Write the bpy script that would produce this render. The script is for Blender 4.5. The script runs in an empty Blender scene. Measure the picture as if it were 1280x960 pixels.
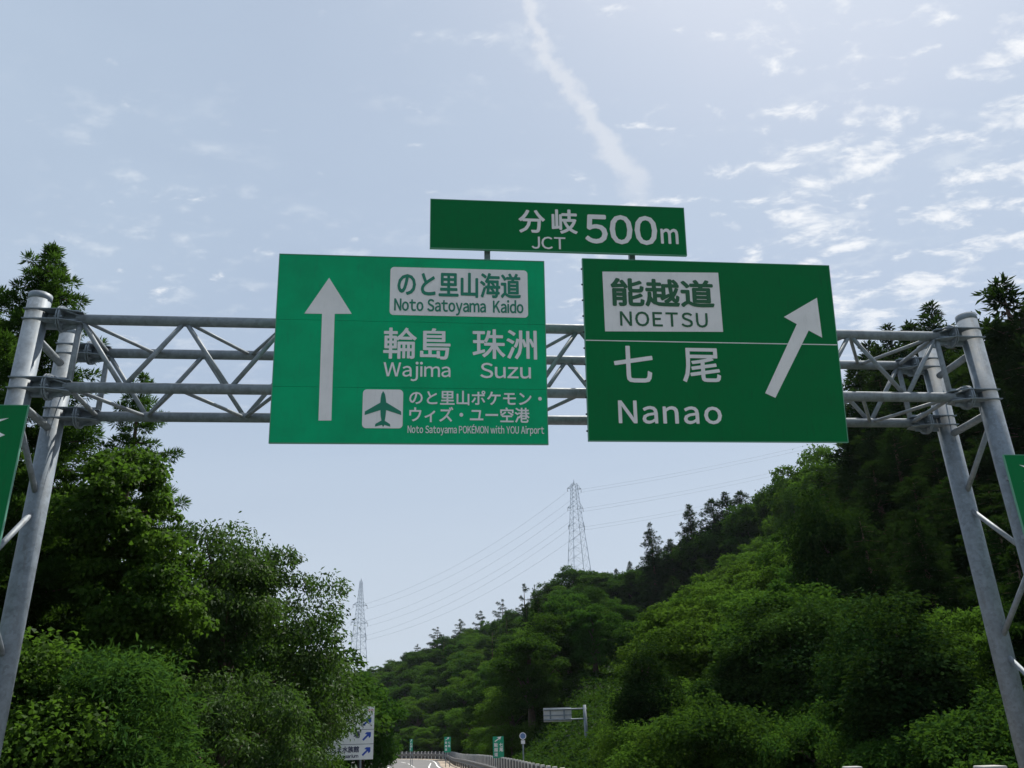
import bpy, math, random
import numpy as np
from mathutils import Vector, Matrix

random.seed(7)
R = math.radians
sc = bpy.context.scene
COL = sc.collection

# ------------------------------------------------------------------ camera
F, CX, CY, H = 1040.0, 640.0, 480.0, 2.0
ZEN = np.array([561 - 640.0, -1975 - 480.0, F])
up = ZEN / np.linalg.norm(ZEN)
fz = np.array([0, 0, 1.0])
yv = fz - up * (fz @ up); yv /= np.linalg.norm(yv)
xv = np.cross(yv, up)
W = np.array([xv, yv, up])          # world axes seen in camera axes


def ray(px, py):
    r = W @ np.array([(px - CX) / F, (py - CY) / F, 1.0])
    return r / math.hypot(r[0], r[1])


def at(px, py, d):
    r = ray(px, py)
    return Vector((r[0] * d, r[1] * d, H + r[2] * d))


def proj(x, y, z):
    c = np.array([x, y, z - H]) @ W
    return CX + F * c[0] / c[2], CY + F * c[1] / c[2]


cam_d = bpy.data.cameras.new('camera')
cam_d.sensor_fit = 'HORIZONTAL'
cam_d.sensor_width = 36.0
cam_d.lens = 36.0 * F / 1280.0
cam_d.clip_start = 0.1
cam_d.clip_end = 8000
cam = bpy.data.objects.new('camera', cam_d)
COL.objects.link(cam)
m = Matrix.Identity(4)
for i in range(3):
    m[i][0], m[i][1], m[i][2] = W[i][0], -W[i][1], -W[i][2]
m[0][3], m[1][3], m[2][3] = 0, 0, H
cam.matrix_world = m
sc.camera = cam

# ------------------------------------------------------------------ sun, sky, exposure
SUN_AZ, SUN_EL = R(36), R(61)        # azimuth clockwise from +Y
sun_dir = Vector((math.cos(SUN_EL) * math.sin(SUN_AZ), math.cos(SUN_EL) * math.cos(SUN_AZ), math.sin(SUN_EL)))
sd = bpy.data.lights.new('sun', 'SUN')
sd.energy = 5.0
sd.angle = R(0.6)
sd.color = (1.0, 0.95, 0.86)
so = bpy.data.objects.new('sun', sd)
so.rotation_euler = sun_dir.to_track_quat('Z', 'Y').to_euler()
so.location = (30, 10, 80)
COL.objects.link(so)

sc.view_settings.view_transform = 'Standard'
sc.view_settings.look = 'None'
sc.view_settings.exposure = 0.25
sc.view_settings.gamma = 1.0

world = bpy.data.worlds.new('World')
sc.world = world
world.use_nodes = True
nt = world.node_tree
nt.nodes.clear()


class NT:
    """small helper to write node trees"""
    def __init__(s, tree):
        s.t = tree

    def n(s, typ, **kw):
        nd = s.t.nodes.new(typ)
        for k, v in kw.items():
            if k.startswith('i_'):
                nd.inputs[int(k[2:])].default_value = v
            else:
                setattr(nd, k, v)
        return nd

    def l(s, a, b):
        s.t.links.new(a, b)

    def math(s, op, a, b=None, c=None, clamp=False):
        nd = s.t.nodes.new('ShaderNodeMath')
        nd.operation = op
        nd.use_clamp = clamp
        for i, v in enumerate((a, b, c)):
            if v is None:
                continue
            if isinstance(v, (int, float)):
                nd.inputs[i].default_value = v
            else:
                s.t.links.new(v, nd.inputs[i])
        return nd.outputs[0]

    def smooth(s, v, a, b, lo=0.0, hi=1.0):
        nd = s.t.nodes.new('ShaderNodeMapRange')
        nd.interpolation_type = 'SMOOTHSTEP'
        s.t.links.new(v, nd.inputs[0])
        nd.inputs[1].default_value, nd.inputs[2].default_value = a, b
        nd.inputs[3].default_value, nd.inputs[4].default_value = lo, hi
        return nd.outputs[0]

    def mix(s, f, a, b, blend='MIX'):
        nd = s.t.nodes.new('ShaderNodeMix')
        nd.data_type = 'RGBA'
        nd.blend_type = blend
        for i, v in ((0, f), (6, a), (7, b)):
            if isinstance(v, (int, float)):
                nd.inputs[i].default_value = v
            elif isinstance(v, tuple):
                nd.inputs[i].default_value = v if len(v) == 4 else v + (1,)
            else:
                s.t.links.new(v, nd.inputs[i])
        return nd.outputs[2]


w = NT(nt)
tc = w.n('ShaderNodeTexCoord')
sep = w.n('ShaderNodeSeparateXYZ'); w.l(tc.outputs['Generated'], sep.inputs[0])
X, Y, Z = sep.outputs
zc = w.math('MAXIMUM', Z, 0.03)
U = w.math('DIVIDE', X, w.math('ADD', zc, 0.12))
V = w.math('DIVIDE', Y, w.math('ADD', zc, 0.12))
sky = w.n('ShaderNodeTexSky', sky_type='NISHITA', sun_disc=False, sun_elevation=SUN_EL, sun_rotation=SUN_AZ,
          altitude=50, air_density=1.0, dust_density=2.2, ozone_density=1.0)
WS = 0.092
comb = w.n('ShaderNodeCombineXYZ'); w.l(U, comb.inputs[0]); w.l(V, comb.inputs[1])
# thin veil over the whole sky
mp = w.n('ShaderNodeMapping'); w.l(comb.outputs[0], mp.inputs[0])
mp.inputs['Rotation'].default_value = (0, 0, R(35)); mp.inputs['Scale'].default_value = (0.5, 1.0, 1)
nv = w.n('ShaderNodeTexNoise'); w.l(mp.outputs[0], nv.inputs['Vector'])
nv.inputs['Scale'].default_value = 1.1; nv.inputs['Detail'].default_value = 5; nv.inputs['Roughness'].default_value = 0.55
nv.inputs['Distortion'].default_value = 0.4
veil = w.smooth(nv.outputs[0], 0.25, 0.8, 0.58, 0.92)
c0 = w.mix(veil, sky.outputs[0], (4.75, 5.75, 7.05))
c0 = w.mix(w.smooth(Z, 0.12, 0.42, 0.6, 0.0), c0, (5.7, 6.35, 7.2))
# small broken clouds, thicker to the right and low in front
nm = w.n('ShaderNodeTexNoise'); w.l(comb.outputs[0], nm.inputs['Vector'])
nm.inputs['Scale'].default_value = 2.1; nm.inputs['Detail'].default_value = 2
mp2 = w.n('ShaderNodeMapping'); w.l(comb.outputs[0], mp2.inputs[0])
mp2.inputs['Rotation'].default_value = (0, 0, R(42)); mp2.inputs['Scale'].default_value = (0.72, 1.15, 1)
mp2.inputs['Location'].default_value = (3.1, 1.7, 0)
nc = w.n('ShaderNodeTexNoise'); w.l(mp2.outputs[0], nc.inputs['Vector'])
nc.inputs['Scale'].default_value = 15.0; nc.inputs['Detail'].default_value = 7; nc.inputs['Roughness'].default_value = 0.6
nc.inputs['Distortion'].default_value = 0.25
right = w.smooth(U, -0.1, 0.5, 0.0, 1.0)
cov = w.math('ADD', w.math('MULTIPLY', right, 0.13), w.math('MULTIPLY', w.math('SUBTRACT', nm.outputs[0], 0.5), 0.25))
low_ = w.smooth(Z, 0.30, 0.46)
cl = w.math('MULTIPLY', low_, w.smooth(w.math('ADD', nc.outputs[0], cov), 0.62, 0.83, 0.0, 0.97))
c1 = w.mix(cl, c0, (8.7, 8.9, 9.2))
# fine mottled altocumulus left of centre
nf = w.n('ShaderNodeTexNoise'); w.l(mp2.outputs[0], nf.inputs['Vector'])
nf.inputs['Scale'].default_value = 16.0; nf.inputs['Detail'].default_value = 5; nf.inputs['Roughness'].default_value = 0.6
mk = w.smooth(nm.outputs[0], 0.42, 0.60)
fine = w.math('MULTIPLY', w.math('MULTIPLY', w.smooth(nf.outputs[0], 0.5, 0.75, 0, 0.5), mk), low_)
c2 = w.mix(fine, c1, (7.4, 7.9, 8.5))
# contrail: a band along a wavering line on the cloud layer
ct = [ray(*p) for p in ((652, 0), (712, 95), (752, 180), (800, 255))]
uv = [(r[0] / (r[2] / 1.0), r[1] / r[2]) for r in ct]
hyp = [math.sqrt(1 + r[2] ** 2) for r in ct]
uv = [(r[0] / h / (r[2] / h + 0.12), r[1] / h / (r[2] / h + 0.12)) for r, h in zip(ct, hyp)]
(ua, va), (ub, vb) = uv[0], uv[-1]
LL = math.hypot(ub - ua, vb - va)
dx, dy = (ub - ua) / LL, (vb - va) / LL
al = w.math('ADD', w.math('MULTIPLY', w.math('SUBTRACT', U, ua), dx), w.math('MULTIPLY', w.math('SUBTRACT', V, va), dy))
ac = w.math('ADD', w.math('MULTIPLY', w.math('SUBTRACT', U, ua), -dy), w.math('MULTIPLY', w.math('SUBTRACT', V, va), dx))
nw = w.n('ShaderNodeTexNoise'); w.l(comb.outputs[0], nw.inputs['Vector'])
nw.inputs['Scale'].default_value = 5.0; nw.inputs['Detail'].default_value = 6; nw.inputs['Roughness'].default_value = 0.65
wob = w.math('ADD', ac, w.math('MULTIPLY', w.math('SUBTRACT', nw.outputs[0], 0.5), 0.13))
wid = w.smooth(al, 0.0, LL, 0.013, 0.038)
band = w.math('SUBTRACT', 1.0, w.math('DIVIDE', w.math('ABSOLUTE', wob), wid), clamp=True)
nb_ = w.n('ShaderNodeTexNoise'); w.l(comb.outputs[0], nb_.inputs['Vector'])
nb_.inputs['Scale'].default_value = 26.0; nb_.inputs['Detail'].default_value = 6; nb_.inputs['Roughness'].default_value = 0.65
band = w.math('MULTIPLY', w.smooth(w.math('ADD', band, w.math('MULTIPLY', w.math('SUBTRACT', nb_.outputs[0], 0.5), 1.5)), 0.0, 0.95, 0, 0.5), w.smooth(band, 0.0, 0.25))
band = w.math('MULTIPLY', band, w.smooth(al, LL * 0.72, LL * 1.2, 1.0, 0.0))
c3 = w.mix(band, c2, (7.7, 7.9, 8.3))
bg = w.n('ShaderNodeBackground'); bg.inputs[1].default_value = WS
w.l(c3, bg.inputs[0])
wo = w.n('ShaderNodeOutputWorld'); w.l(bg.outputs[0], wo.inputs[0])


# ------------------------------------------------------------------ helpers
def tag(o, label=None, cat=None, group=None, kind=None):
    if label: o['label'] = label
    if cat: o['category'] = cat
    if group: o['group'] = group
    if kind: o['kind'] = kind
    return o


def empty(name, loc=(0, 0, 0), mat=None):
    o = bpy.data.objects.new(name, None)
    COL.objects.link(o)
    o.empty_display_size = 0.2
    if mat is not None: o.matrix_world = mat
    else: o.location = loc
    return o


def obj(name, me, parent=None):
    o = bpy.data.objects.new(name, me)
    COL.objects.link(o)
    if parent: o.parent = parent
    return o


def np_mesh(name, verts, faces, mat, smooth=False, var=None):
    """verts (N,3); faces (M,k) array of one polygon size"""
    me = bpy.data.meshes.new(name)
    verts = np.asarray(verts, dtype=np.float32); faces = np.asarray(faces, dtype=np.int32)
    k = faces.shape[1]
    me.vertices.add(len(verts)); me.vertices.foreach_set('co', verts.ravel())
    me.loops.add(faces.size); me.loops.foreach_set('vertex_index', faces.ravel())
    me.polygons.add(len(faces))
    me.polygons.foreach_set('loop_start', np.arange(0, faces.size, k, dtype=np.int32))
    me.update(calc_edges=True)
    if smooth: me.polygons.foreach_set('use_smooth', np.ones(len(faces), dtype=bool))
    if var is not None:
        a = me.attributes.new('var', 'FLOAT', 'FACE')
        a.data.foreach_set('value', np.asarray(var, dtype=np.float32))
    me.materials.append(mat)
    return me


class MB:
    """collects boxes, bars, tubes and prisms of one part"""
    def __init__(s):
        s.v, s.f, s.sm = [], [], []

    def add(s, vs, fs, smooth=False):
        b = len(s.v)
        s.v += [tuple(p) for p in vs]
        s.f += [tuple(i + b for i in f) for f in fs]
        s.sm += [smooth] * len(fs)
        return s

    def box(s, x0, x1, y0, y1, z0, z1, mat=None):
        vs = [Vector((x, y, z)) for z in (z0, z1) for x, y in ((x0, y0), (x1, y0), (x1, y1), (x0, y1))]
        if mat is not None: vs = [mat @ p for p in vs]
        return s.add(vs, [(3, 2, 1, 0), (4, 5, 6, 7), (0, 1, 5, 4), (1, 2, 6, 5), (2, 3, 7, 6), (3, 0, 4, 7)])

    def tube(s, pts, rad, n=12, caps=True):
        pts = [Vector(p) for p in pts]
        if not isinstance(rad, (list, tuple)): rad = [rad] * len(pts)
        vs, fs = [], []
        t0 = (pts[1] - pts[0]).normalized()
        ref = Vector((0, 0, 1)) if abs(t0.z) < 0.9 else Vector((1, 0, 0))
        a = t0.cross(ref).normalized()
        for i, p in enumerate(pts):
            t = (pts[min(i + 1, len(pts) - 1)] - pts[max(i - 1, 0)]).normalized()
            a = (a - t * a.dot(t)).normalized()
            b = t.cross(a)
            for k in range(n):
                an = 2 * math.pi * k / n
                vs.append(p + (a * math.cos(an) + b * math.sin(an)) * rad[i])
        for i in range(len(pts) - 1):
            for k in range(n):
                k2 = (k + 1) % n
                fs.append((i * n + k, i * n + k2, (i + 1) * n + k2, (i + 1) * n + k))
        s.add(vs, fs, True)
        if caps:
            b = len(s.v) - len(vs)
            s.f.append(tuple(b + k for k in reversed(range(n)))); s.sm.append(False)
            e = b + (len(pts) - 1) * n
            s.f.append(tuple(e + k for k in range(n))); s.sm.append(False)
        return s

    def prism(s, poly, z0, z1, mat=None):
        n = len(poly)
        vs = [Vector((x, y, z0)) for x, y in poly] + [Vector((x, y, z1)) for x, y in poly]
        if mat is not None: vs = [mat @ p for p in vs]
        fs = [tuple(reversed(range(n))), tuple(range(n, 2 * n))] + [(i, (i + 1) % n, n + (i + 1) % n, n + i) for i in range(n)]
        return s.add(vs, fs)

    def build(s, name, mat, parent=None, bevel=0):
        me = bpy.data.meshes.new(name)
        me.from_pydata([tuple(p) for p in s.v], [], s.f)
        me.polygons.foreach_set('use_smooth', s.sm)
        me.update()
        me.materials.append(mat)
        o = obj(name, me, parent)
        if bevel:
            b = o.modifiers.new('bevel', 'BEVEL'); b.width = bevel; b.segments = 2; b.limit_method = 'ANGLE'
        return o


def copy_tree(o, parent=None):
    c = o.copy(); COL.objects.link(c)
    if parent: c.parent = parent
    for ch in KIDS.get(o.name, []):
        copy_tree(ch, c)
    return c


KIDS = {}


# ------------------------------------------------------------------ materials
def mat(name, base, rough=0.6, metal=0.0, spec=0.5, noise=None, bump=None, dirt=None):
    m = bpy.data.materials.new(name); m.use_nodes = True
    t = NT(m.node_tree); t.t.nodes.clear()
    out = t.n('ShaderNodeOutputMaterial'); p = t.n('ShaderNodeBsdfPrincipled')
    t.l(p.outputs[0], out.inputs[0])
    p.inputs['Base Color'].default_value = base + (1,)
    p.inputs['Roughness'].default_value = rough
    p.inputs['Metallic'].default_value = metal
    p.inputs['Specular IOR Level'].default_value = spec
    tc = t.n('ShaderNodeTexCoord')
    col = None
    if noise:
        sc_, amt = noise[:2]
        n = t.n('ShaderNodeTexNoise'); t.l(tc.outputs['Object'], n.inputs['Vector'])
        n.inputs['Scale'].default_value = sc_; n.inputs['Detail'].default_value = 8; n.inputs['Roughness'].default_value = 0.65
        lo = tuple(c * (1 - amt) for c in base); hi = tuple(min(1, c * (1 + amt)) for c in base)
        f = t.smooth(n.outputs[0], 0.3, 0.7)
        col = t.mix(f, lo, hi)
        rr = t.smooth(n.outputs[0], 0.3, 0.7, max(0.05, rough - 0.1), min(1, rough + 0.12)); t.l(rr, p.inputs['Roughness'])
    if dirt:
        dcol, amt, stretch = dirt
        mp = t.n('ShaderNodeMapping'); t.l(tc.outputs['Object'], mp.inputs[0]); mp.inputs['Scale'].default_value = stretch
        n = t.n('ShaderNodeTexNoise'); t.l(mp.outputs[0], n.inputs['Vector']); n.inputs['Scale'].default_value = 3
        n.inputs['Detail'].default_value = 7; n.inputs['Roughness'].default_value = 0.7
        f = t.smooth(n.outputs[0], 0.5, 0.78, 0, amt)
        col = t.mix(f, col if col is not None else base, dcol)
    if col is not None: t.l(col, p.inputs['Base Color'])
    if bump:
        n = t.n('ShaderNodeTexNoise'); t.l(tc.outputs['Object'], n.inputs['Vector']); n.inputs['Scale'].default_value = bump[0]
        n.inputs['Detail'].default_value = 6
        b = t.n('ShaderNodeBump'); b.inputs['Strength'].default_value = bump[1]; b.inputs['Distance'].default_value = 0.02
        t.l(n.outputs[0], b.inputs['Height']); t.l(b.outputs[0], p.inputs['Normal'])
    return m


def leaf_mat(name, dark, light, transl=0.35, rough=0.5, spread=0.5, spec=0.0):
    m = bpy.data.materials.new(name); m.use_nodes = True
    t = NT(m.node_tree); t.t.nodes.clear()
    out = t.n('ShaderNodeOutputMaterial'); p = t.n('ShaderNodeBsdfPrincipled' if spec else 'ShaderNodeBsdfDiffuse')
    at_ = t.n('ShaderNodeAttribute', attribute_name='var')
    oi = t.n('ShaderNodeObjectInfo')
    tc = t.n('ShaderNodeTexCoord')
    n = t.n('ShaderNodeTexNoise'); t.l(tc.outputs['Object'], n.inputs['Vector']); n.inputs['Scale'].default_value = 0.55
    n.inputs['Detail'].default_value = 3
    f = t.math('ADD', t.math('MULTIPLY', at_.outputs['Fac'], 0.75), t.math('MULTIPLY', t.math('SUBTRACT', oi.outputs['Random'], 0.3), spread))
    f = t.math('ADD', f, t.math('MULTIPLY', t.math('SUBTRACT', n.outputs[0], 0.55), 0.9), clamp=True)
    c = t.mix(f, dark, light)
    hs = t.n('ShaderNodeHueSaturation'); t.l(c, hs.inputs['Color'])
    t.l(t.math('ADD', 0.485, t.math('MULTIPLY', oi.outputs['Random'], 0.03)), hs.inputs['Hue'])
    c = hs.outputs[0]
    t.l(c, p.inputs[0])
    if spec:
        p.inputs['Roughness'].default_value = rough; p.inputs['Specular IOR Level'].default_value = spec
    tr = t.n('ShaderNodeBsdfTranslucent')
    c2 = t.mix(0.4, c, (0.115, 0.25, 0.016), 'MIX')
    t.l(c2, tr.inputs[0])
    mx = t.n('ShaderNodeMixShader'); mx.inputs[0].default_value = transl
    t.l(p.outputs[0], mx.inputs[1]); t.l(tr.outputs[0], mx.inputs[2]); t.l(mx.outputs[0], out.inputs[0])
    return m


def steel_mat(name, base, rough=0.5, metal=0.35):
    m = bpy.data.materials.new(name); m.use_nodes = True
    t = NT(m.node_tree); t.t.nodes.clear()
    out = t.n('ShaderNodeOutputMaterial'); p = t.n('ShaderNodeBsdfPrincipled'); t.l(p.outputs[0], out.inputs[0])
    tc = t.n('ShaderNodeTexCoord')
    v = t.n('ShaderNodeTexVoronoi'); t.l(tc.outputs['Object'], v.inputs['Vector']); v.inputs['Scale'].default_value = 22
    n = t.n('ShaderNodeTexNoise'); t.l(tc.outputs['Object'], n.inputs['Vector']); n.inputs['Scale'].default_value = 5
    n.inputs['Detail'].default_value = 8; n.inputs['Roughness'].default_value = 0.7
    bw = t.n('ShaderNodeRGBToBW'); t.l(v.outputs['Color'], bw.inputs[0])
    f = t.math('ADD', t.math('MULTIPLY', bw.outputs[0], 0.22), t.math('MULTIPLY', n.outputs[0], 0.78))
    c = t.mix(t.smooth(f, 0.25, 0.75), tuple(x * 0.68 for x in base), tuple(min(1, x * 1.25) for x in base))
    mp = t.n('ShaderNodeMapping'); t.l(tc.outputs['Object'], mp.inputs[0]); mp.inputs['Scale'].default_value = (3, 3, 0.7)
    n2 = t.n('ShaderNodeTexNoise'); t.l(mp.outputs[0], n2.inputs['Vector']); n2.inputs['Scale'].default_value = 2.2
    n2.inputs['Detail'].default_value = 9; n2.inputs['Roughness'].default_value = 0.72
    c = t.mix(t.smooth(n2.outputs[0], 0.52, 0.75, 0, 0.5), c, (0.13, 0.12, 0.105))
    t.l(c, p.inputs['Base Color'])
    p.inputs['Metallic'].default_value = metal
    t.l(t.smooth(f, 0.25, 0.75, rough - 0.08, rough + 0.15), p.inputs['Roughness'])
    return m


M = {}
M['steel'] = steel_mat('galvanised_steel', (0.20, 0.238, 0.28), 0.6, 0.15)
M['steel2'] = steel_mat('galvanised_truss', (0.22, 0.25, 0.28), 0.6, 0.2)
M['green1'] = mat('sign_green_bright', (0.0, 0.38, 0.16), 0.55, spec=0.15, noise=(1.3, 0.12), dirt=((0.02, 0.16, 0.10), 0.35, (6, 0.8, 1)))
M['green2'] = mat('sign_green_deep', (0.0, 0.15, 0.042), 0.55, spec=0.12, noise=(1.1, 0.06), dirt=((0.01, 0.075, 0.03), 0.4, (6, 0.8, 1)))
M['green_rim'] = mat('sign_rim', (0.10, 0.30, 0.20), 0.5, spec=0.4)
M['green_far'] = mat('sign_green_far', (0.0, 0.30, 0.17), 0.45)
M['white'] = mat('reflective_white', (0.80, 0.77, 0.78), 0.5, spec=0.35, noise=(1.5, 0.05), dirt=((0.55, 0.54, 0.54), 0.4, (5, 0.8, 1)))
M['text_g1'] = mat('lettering_green_bright', (0.0, 0.20, 0.12), 0.5)
M['text_g2'] = mat('lettering_green_deep', (0.005, 0.10, 0.035), 0.5)
M['alu'] = mat('aluminium_back', (0.45, 0.46, 0.47), 0.45, metal=0.4, noise=(2, 0.15))
M['dark'] = mat('dark_bolt', (0.06, 0.06, 0.065), 0.5, metal=0.5)
M['board_white'] = mat('board_white', (0.78, 0.79, 0.82), 0.5, noise=(2, 0.05))
M['blue'] = mat('board_blue', (0.01, 0.06, 0.42), 0.5)
M['ink'] = mat('board_ink', (0.03, 0.035, 0.10), 0.5)
M['red'] = mat('board_red', (0.5, 0.03, 0.03), 0.5)
M['asphalt'] = mat('asphalt', (0.135, 0.132, 0.13), 0.9, noise=(0.35, 0.2), bump=(40, 0.3), dirt=((0.2, 0.19, 0.18), 0.5, (0.3, 0.3, 1)))
M['paint'] = mat('road_paint', (0.78, 0.78, 0.76), 0.7, noise=(2, 0.12))
M['verge'] = mat('verge_soil', (0.30, 0.245, 0.19), 0.95, noise=(0.8, 0.4), bump=(6, 0.5), dirt=((0.10, 0.12, 0.05), 0.7, (0.5, 0.5, 1)))
M['soil'] = mat('hill_soil', (0.025, 0.045, 0.016), 0.95, noise=(0.15, 0.5), bump=(2, 0.5))
M['conc'] = mat('concrete', (0.42, 0.41, 0.39), 0.9, noise=(2, 0.2), dirt=((0.12, 0.12, 0.11), 0.6, (3, 3, 0.6)))
M['post_white'] = mat('post_white', (0.60, 0.59, 0.56), 0.7, noise=(3, 0.2))
M['fence_grey'] = mat('fence_grey', (0.055, 0.055, 0.06), 0.8, noise=(1.2, 0.3))
M['rail'] = mat('rail_steel', (0.13, 0.125, 0.12), 0.7, metal=0.2, noise=(2, 0.25))
M['pylon'] = mat('pylon_steel', (0.36, 0.42, 0.50), 0.6, metal=0.2)
M['wire'] = mat('wire', (0.22, 0.26, 0.32), 0.6)
M['insul'] = mat('insulator', (0.25, 0.26, 0.28), 0.4)
M['bark'] = mat('bark', (0.075, 0.055, 0.040), 0.95, noise=(4, 0.4), bump=(12, 0.6))
M['bark2'] = mat('bark_cedar', (0.085, 0.05, 0.035), 0.95, noise=(5, 0.4), bump=(14, 0.6))
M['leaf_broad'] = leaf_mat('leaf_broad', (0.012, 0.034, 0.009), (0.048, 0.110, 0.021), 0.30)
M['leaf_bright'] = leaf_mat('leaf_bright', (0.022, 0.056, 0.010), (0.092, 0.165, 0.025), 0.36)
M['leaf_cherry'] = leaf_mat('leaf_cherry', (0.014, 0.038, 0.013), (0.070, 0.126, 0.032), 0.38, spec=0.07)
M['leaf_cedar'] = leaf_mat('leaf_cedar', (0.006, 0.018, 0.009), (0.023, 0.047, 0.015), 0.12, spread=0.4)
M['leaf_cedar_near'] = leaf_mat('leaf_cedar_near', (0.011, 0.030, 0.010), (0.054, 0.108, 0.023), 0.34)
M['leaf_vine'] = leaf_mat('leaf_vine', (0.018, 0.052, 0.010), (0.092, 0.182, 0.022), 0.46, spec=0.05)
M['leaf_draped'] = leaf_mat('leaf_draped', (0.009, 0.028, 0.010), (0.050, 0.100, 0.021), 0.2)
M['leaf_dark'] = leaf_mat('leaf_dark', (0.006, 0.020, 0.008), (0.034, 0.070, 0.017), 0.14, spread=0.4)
M['leaf_mass'] = leaf_mat('leaf_mass', (0.010, 0.028, 0.009), (0.040, 0.080, 0.016), 0.2)

# ------------------------------------------------------------------ terrain
FENCE = [(9.0, 8.0), (6.6, 13), (4.0, 20), (1.75, 28), (0.55, 35), (-0.5, 44), (-2.2, 57), (-5.4, 85), (-9.4, 121),
         (-13.6, 132), (-20.5, 142), (-34, 156), (-60, 176)]


def ss(x, a, b):
    t = np.clip((x - a) / (b - a), 0, 1)
    return t * t * (3 - 2 * t)


def smooth_path(pts, step):
    P = [Vector((p[0], p[1], 0)) for p in pts]
    out = []
    for i in range(len(P) - 1):
        p0, p1, p2, p3 = P[max(i - 1, 0)], P[i], P[i + 1], P[min(i + 2, len(P) - 1)]
        for k in range(24):
            t = k / 24
            out.append(0.5 * ((2 * p1) + (p2 - p0) * t + (2 * p0 - 5 * p1 + 4 * p2 - p3) * t * t + (-p0 + 3 * p1 - 3 * p2 + p3) * t ** 3))
    out.append(P[-1])
    res = [out[0]]; acc = 0.0
    for a, b in zip(out, out[1:]):
        L = (b - a).length
        while acc + L >= step:
            t = (step - acc) / L
            a = a.lerp(b, t); res.append(a.copy()); L = (b - a).length; acc = 0.0
        acc += L
    return res


def offset_path(path, d):
    o = []
    for i, p in enumerate(path):
        t = (path[min(i + 1, len(path) - 1)] - path[max(i - 1, 0)]).normalized()
        o.append(Vector((p.x - t.y * d, p.y + t.x * d, 0)))
    return o


# skyline of the wooded hill: pixel column, ridge distance, pixel row of the canopy line, tree height, foot distance
RIDGE = [(300, 330, 862, 8, 190), (480, 300, 815, 9, 165), (560, 250, 778, 10, 140), (640, 205, 752, 12, 60), (720, 178, 712, 9, 38),
         (800, 165, 690, 14, 33), (865, 158, 652, 19, 30), (960, 140, 596, 15, 27), (1060, 112, 566, 13, 25), (1160, 92, 470, 20, 23),
         (1250, 76, 430, 20, 21)]
# how high the trees of the open slope reach in front of the skyline trees
SLOPE = [(300, 880), (480, 826), (560, 790), (640, 766), (700, 732), (740, 728), (800, 765), (865, 742), (905, 705), (940, 672), (975, 632), (1010, 596), (1045, 590), (1070, 640), (1160, 640), (1330, 640)]
_az, _r0, _r1, _hh = [], [], [], []
for px, r1, py, th, r0 in RIDGE:
    r = ray(px, py)
    _az.append(math.degrees(math.atan2(r[0], r[1]))); _r0.append(r0); _r1.append(r1); _hh.append(H + r[2] * r1 - th)
_az = [-60, -35, -24] + _az + [45, 75, 100]
_r0 = [90, 120, 160] + _r0 + [19, 20, 30]
_r1 = [300, 300, 320] + _r1 + [72, 72, 90]
_hh = [8, 10, 14] + _hh + [16, 10, 0]


def ground(x, y):
    x = np.asarray(x, float); y = np.asarray(y, float)
    az = np.degrees(np.arctan2(x, y)); r = np.hypot(x, y)
    r0 = np.interp(az, _az, _r0); r1 = np.interp(az, _az, _r1); hh = np.interp(az, _az, _hh)
    t = np.clip((r - r0) / (r1 - r0), 0, 1)
    prof = np.where(t < 0.08, t * t / 0.16, t - 0.04) / 0.96
    z = hh * prof
    z = z + np.maximum(r - r1, 0) * 0.07 * ss(hh, 2, 10) * (1 - ss(r, 420, 900))
    fwd = ss(np.abs(az), 60, 110)
    z = z * (1 - fwd)
    sag = -0.65 * ss(r, 45, 115)
    z = z + sag
    lump = 0.8 * np.sin(x * 0.21 + 1.3) * np.sin(y * 0.17 + 0.4) + 0.5 * np.sin(x * 0.47) * np.sin(y * 0.39 + 2)
    z = z + lump * np.clip(t * 6, 0, 1) * (1 - fwd)
    # low bank under the left-hand trees
    lb = ss(-x - 0.12 * np.maximum(y, 0) - 7.5, 0, 12) * ss(y, -5, 5) * (1 - ss(y, 60, 90))
    return z + 1.2 * lb


def gz(x, y):
    return float(ground(x, y))


na = 300
azs = np.linspace(-math.pi, math.pi, na + 1)
azs = np.concatenate([np.linspace(-180, -45, 28)[:-1], np.linspace(-45, 60, 190), np.linspace(60, 180, 26)[1:]])
rs = np.concatenate([[0.5], np.linspace(3, 120, 90), np.linspace(123, 420, 90), np.geomspace(440, 1600, 12)])
A, RR = np.meshgrid(np.radians(azs), rs)
gx, gy = RR * np.sin(A), RR * np.cos(A)
gzv = ground(gx, gy) - 0.02
nr, nc_ = A.shape
idx = np.arange(nr * nc_).reshape(nr, nc_)
q = np.stack([idx[:-1, :-1], idx[1:, :-1], idx[1:, 1:], idx[:-1, 1:]], -1).reshape(-1, 4)[:, ::-1]
me = np_mesh('ground', np.stack([gx, gy, gzv], -1).reshape(-1, 3), q, M['soil'], smooth=True)
tag(obj('ground', me), kind='structure')

fpath = smooth_path(FENCE, 0.5)


def strip(name, pa, pb, mt, dz, n=None):
    vs, fs = [], []
    for i, (a, b) in enumerate(zip(pa, pb)):
        for k in range(5):
            p = a.lerp(b, k / 4)
            vs.append((p.x, p.y, -0.65 * float(ss(math.hypot(p.x, p.y), 45, 115)) + dz))
    for i in range(len(pa) - 1):
        for k in range(4):
            b = i * 5 + k
            fs.append((b, b + 1, b + 6, b + 5))
    mb = MB().add(vs, fs)
    return mb.build(name, mt)


edge_r = offset_path(fpath, 2.3)
# left edge of the carriageway
LEFT = [(-6.3, -6), (-6.3, 8), (-6.3, 20), (-6.7, 38), (-9.0, 60), (-13.8, 90), (-18.5, 110), (-26, 127), (-40, 142), (-70, 160)]
lp = smooth_path(LEFT, 0.5)
ys = lambda path: path
pr = [Vector((7.5, -6, 0)), Vector((7.0, 2, 0))] + edge_r
n_ = 260


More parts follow.
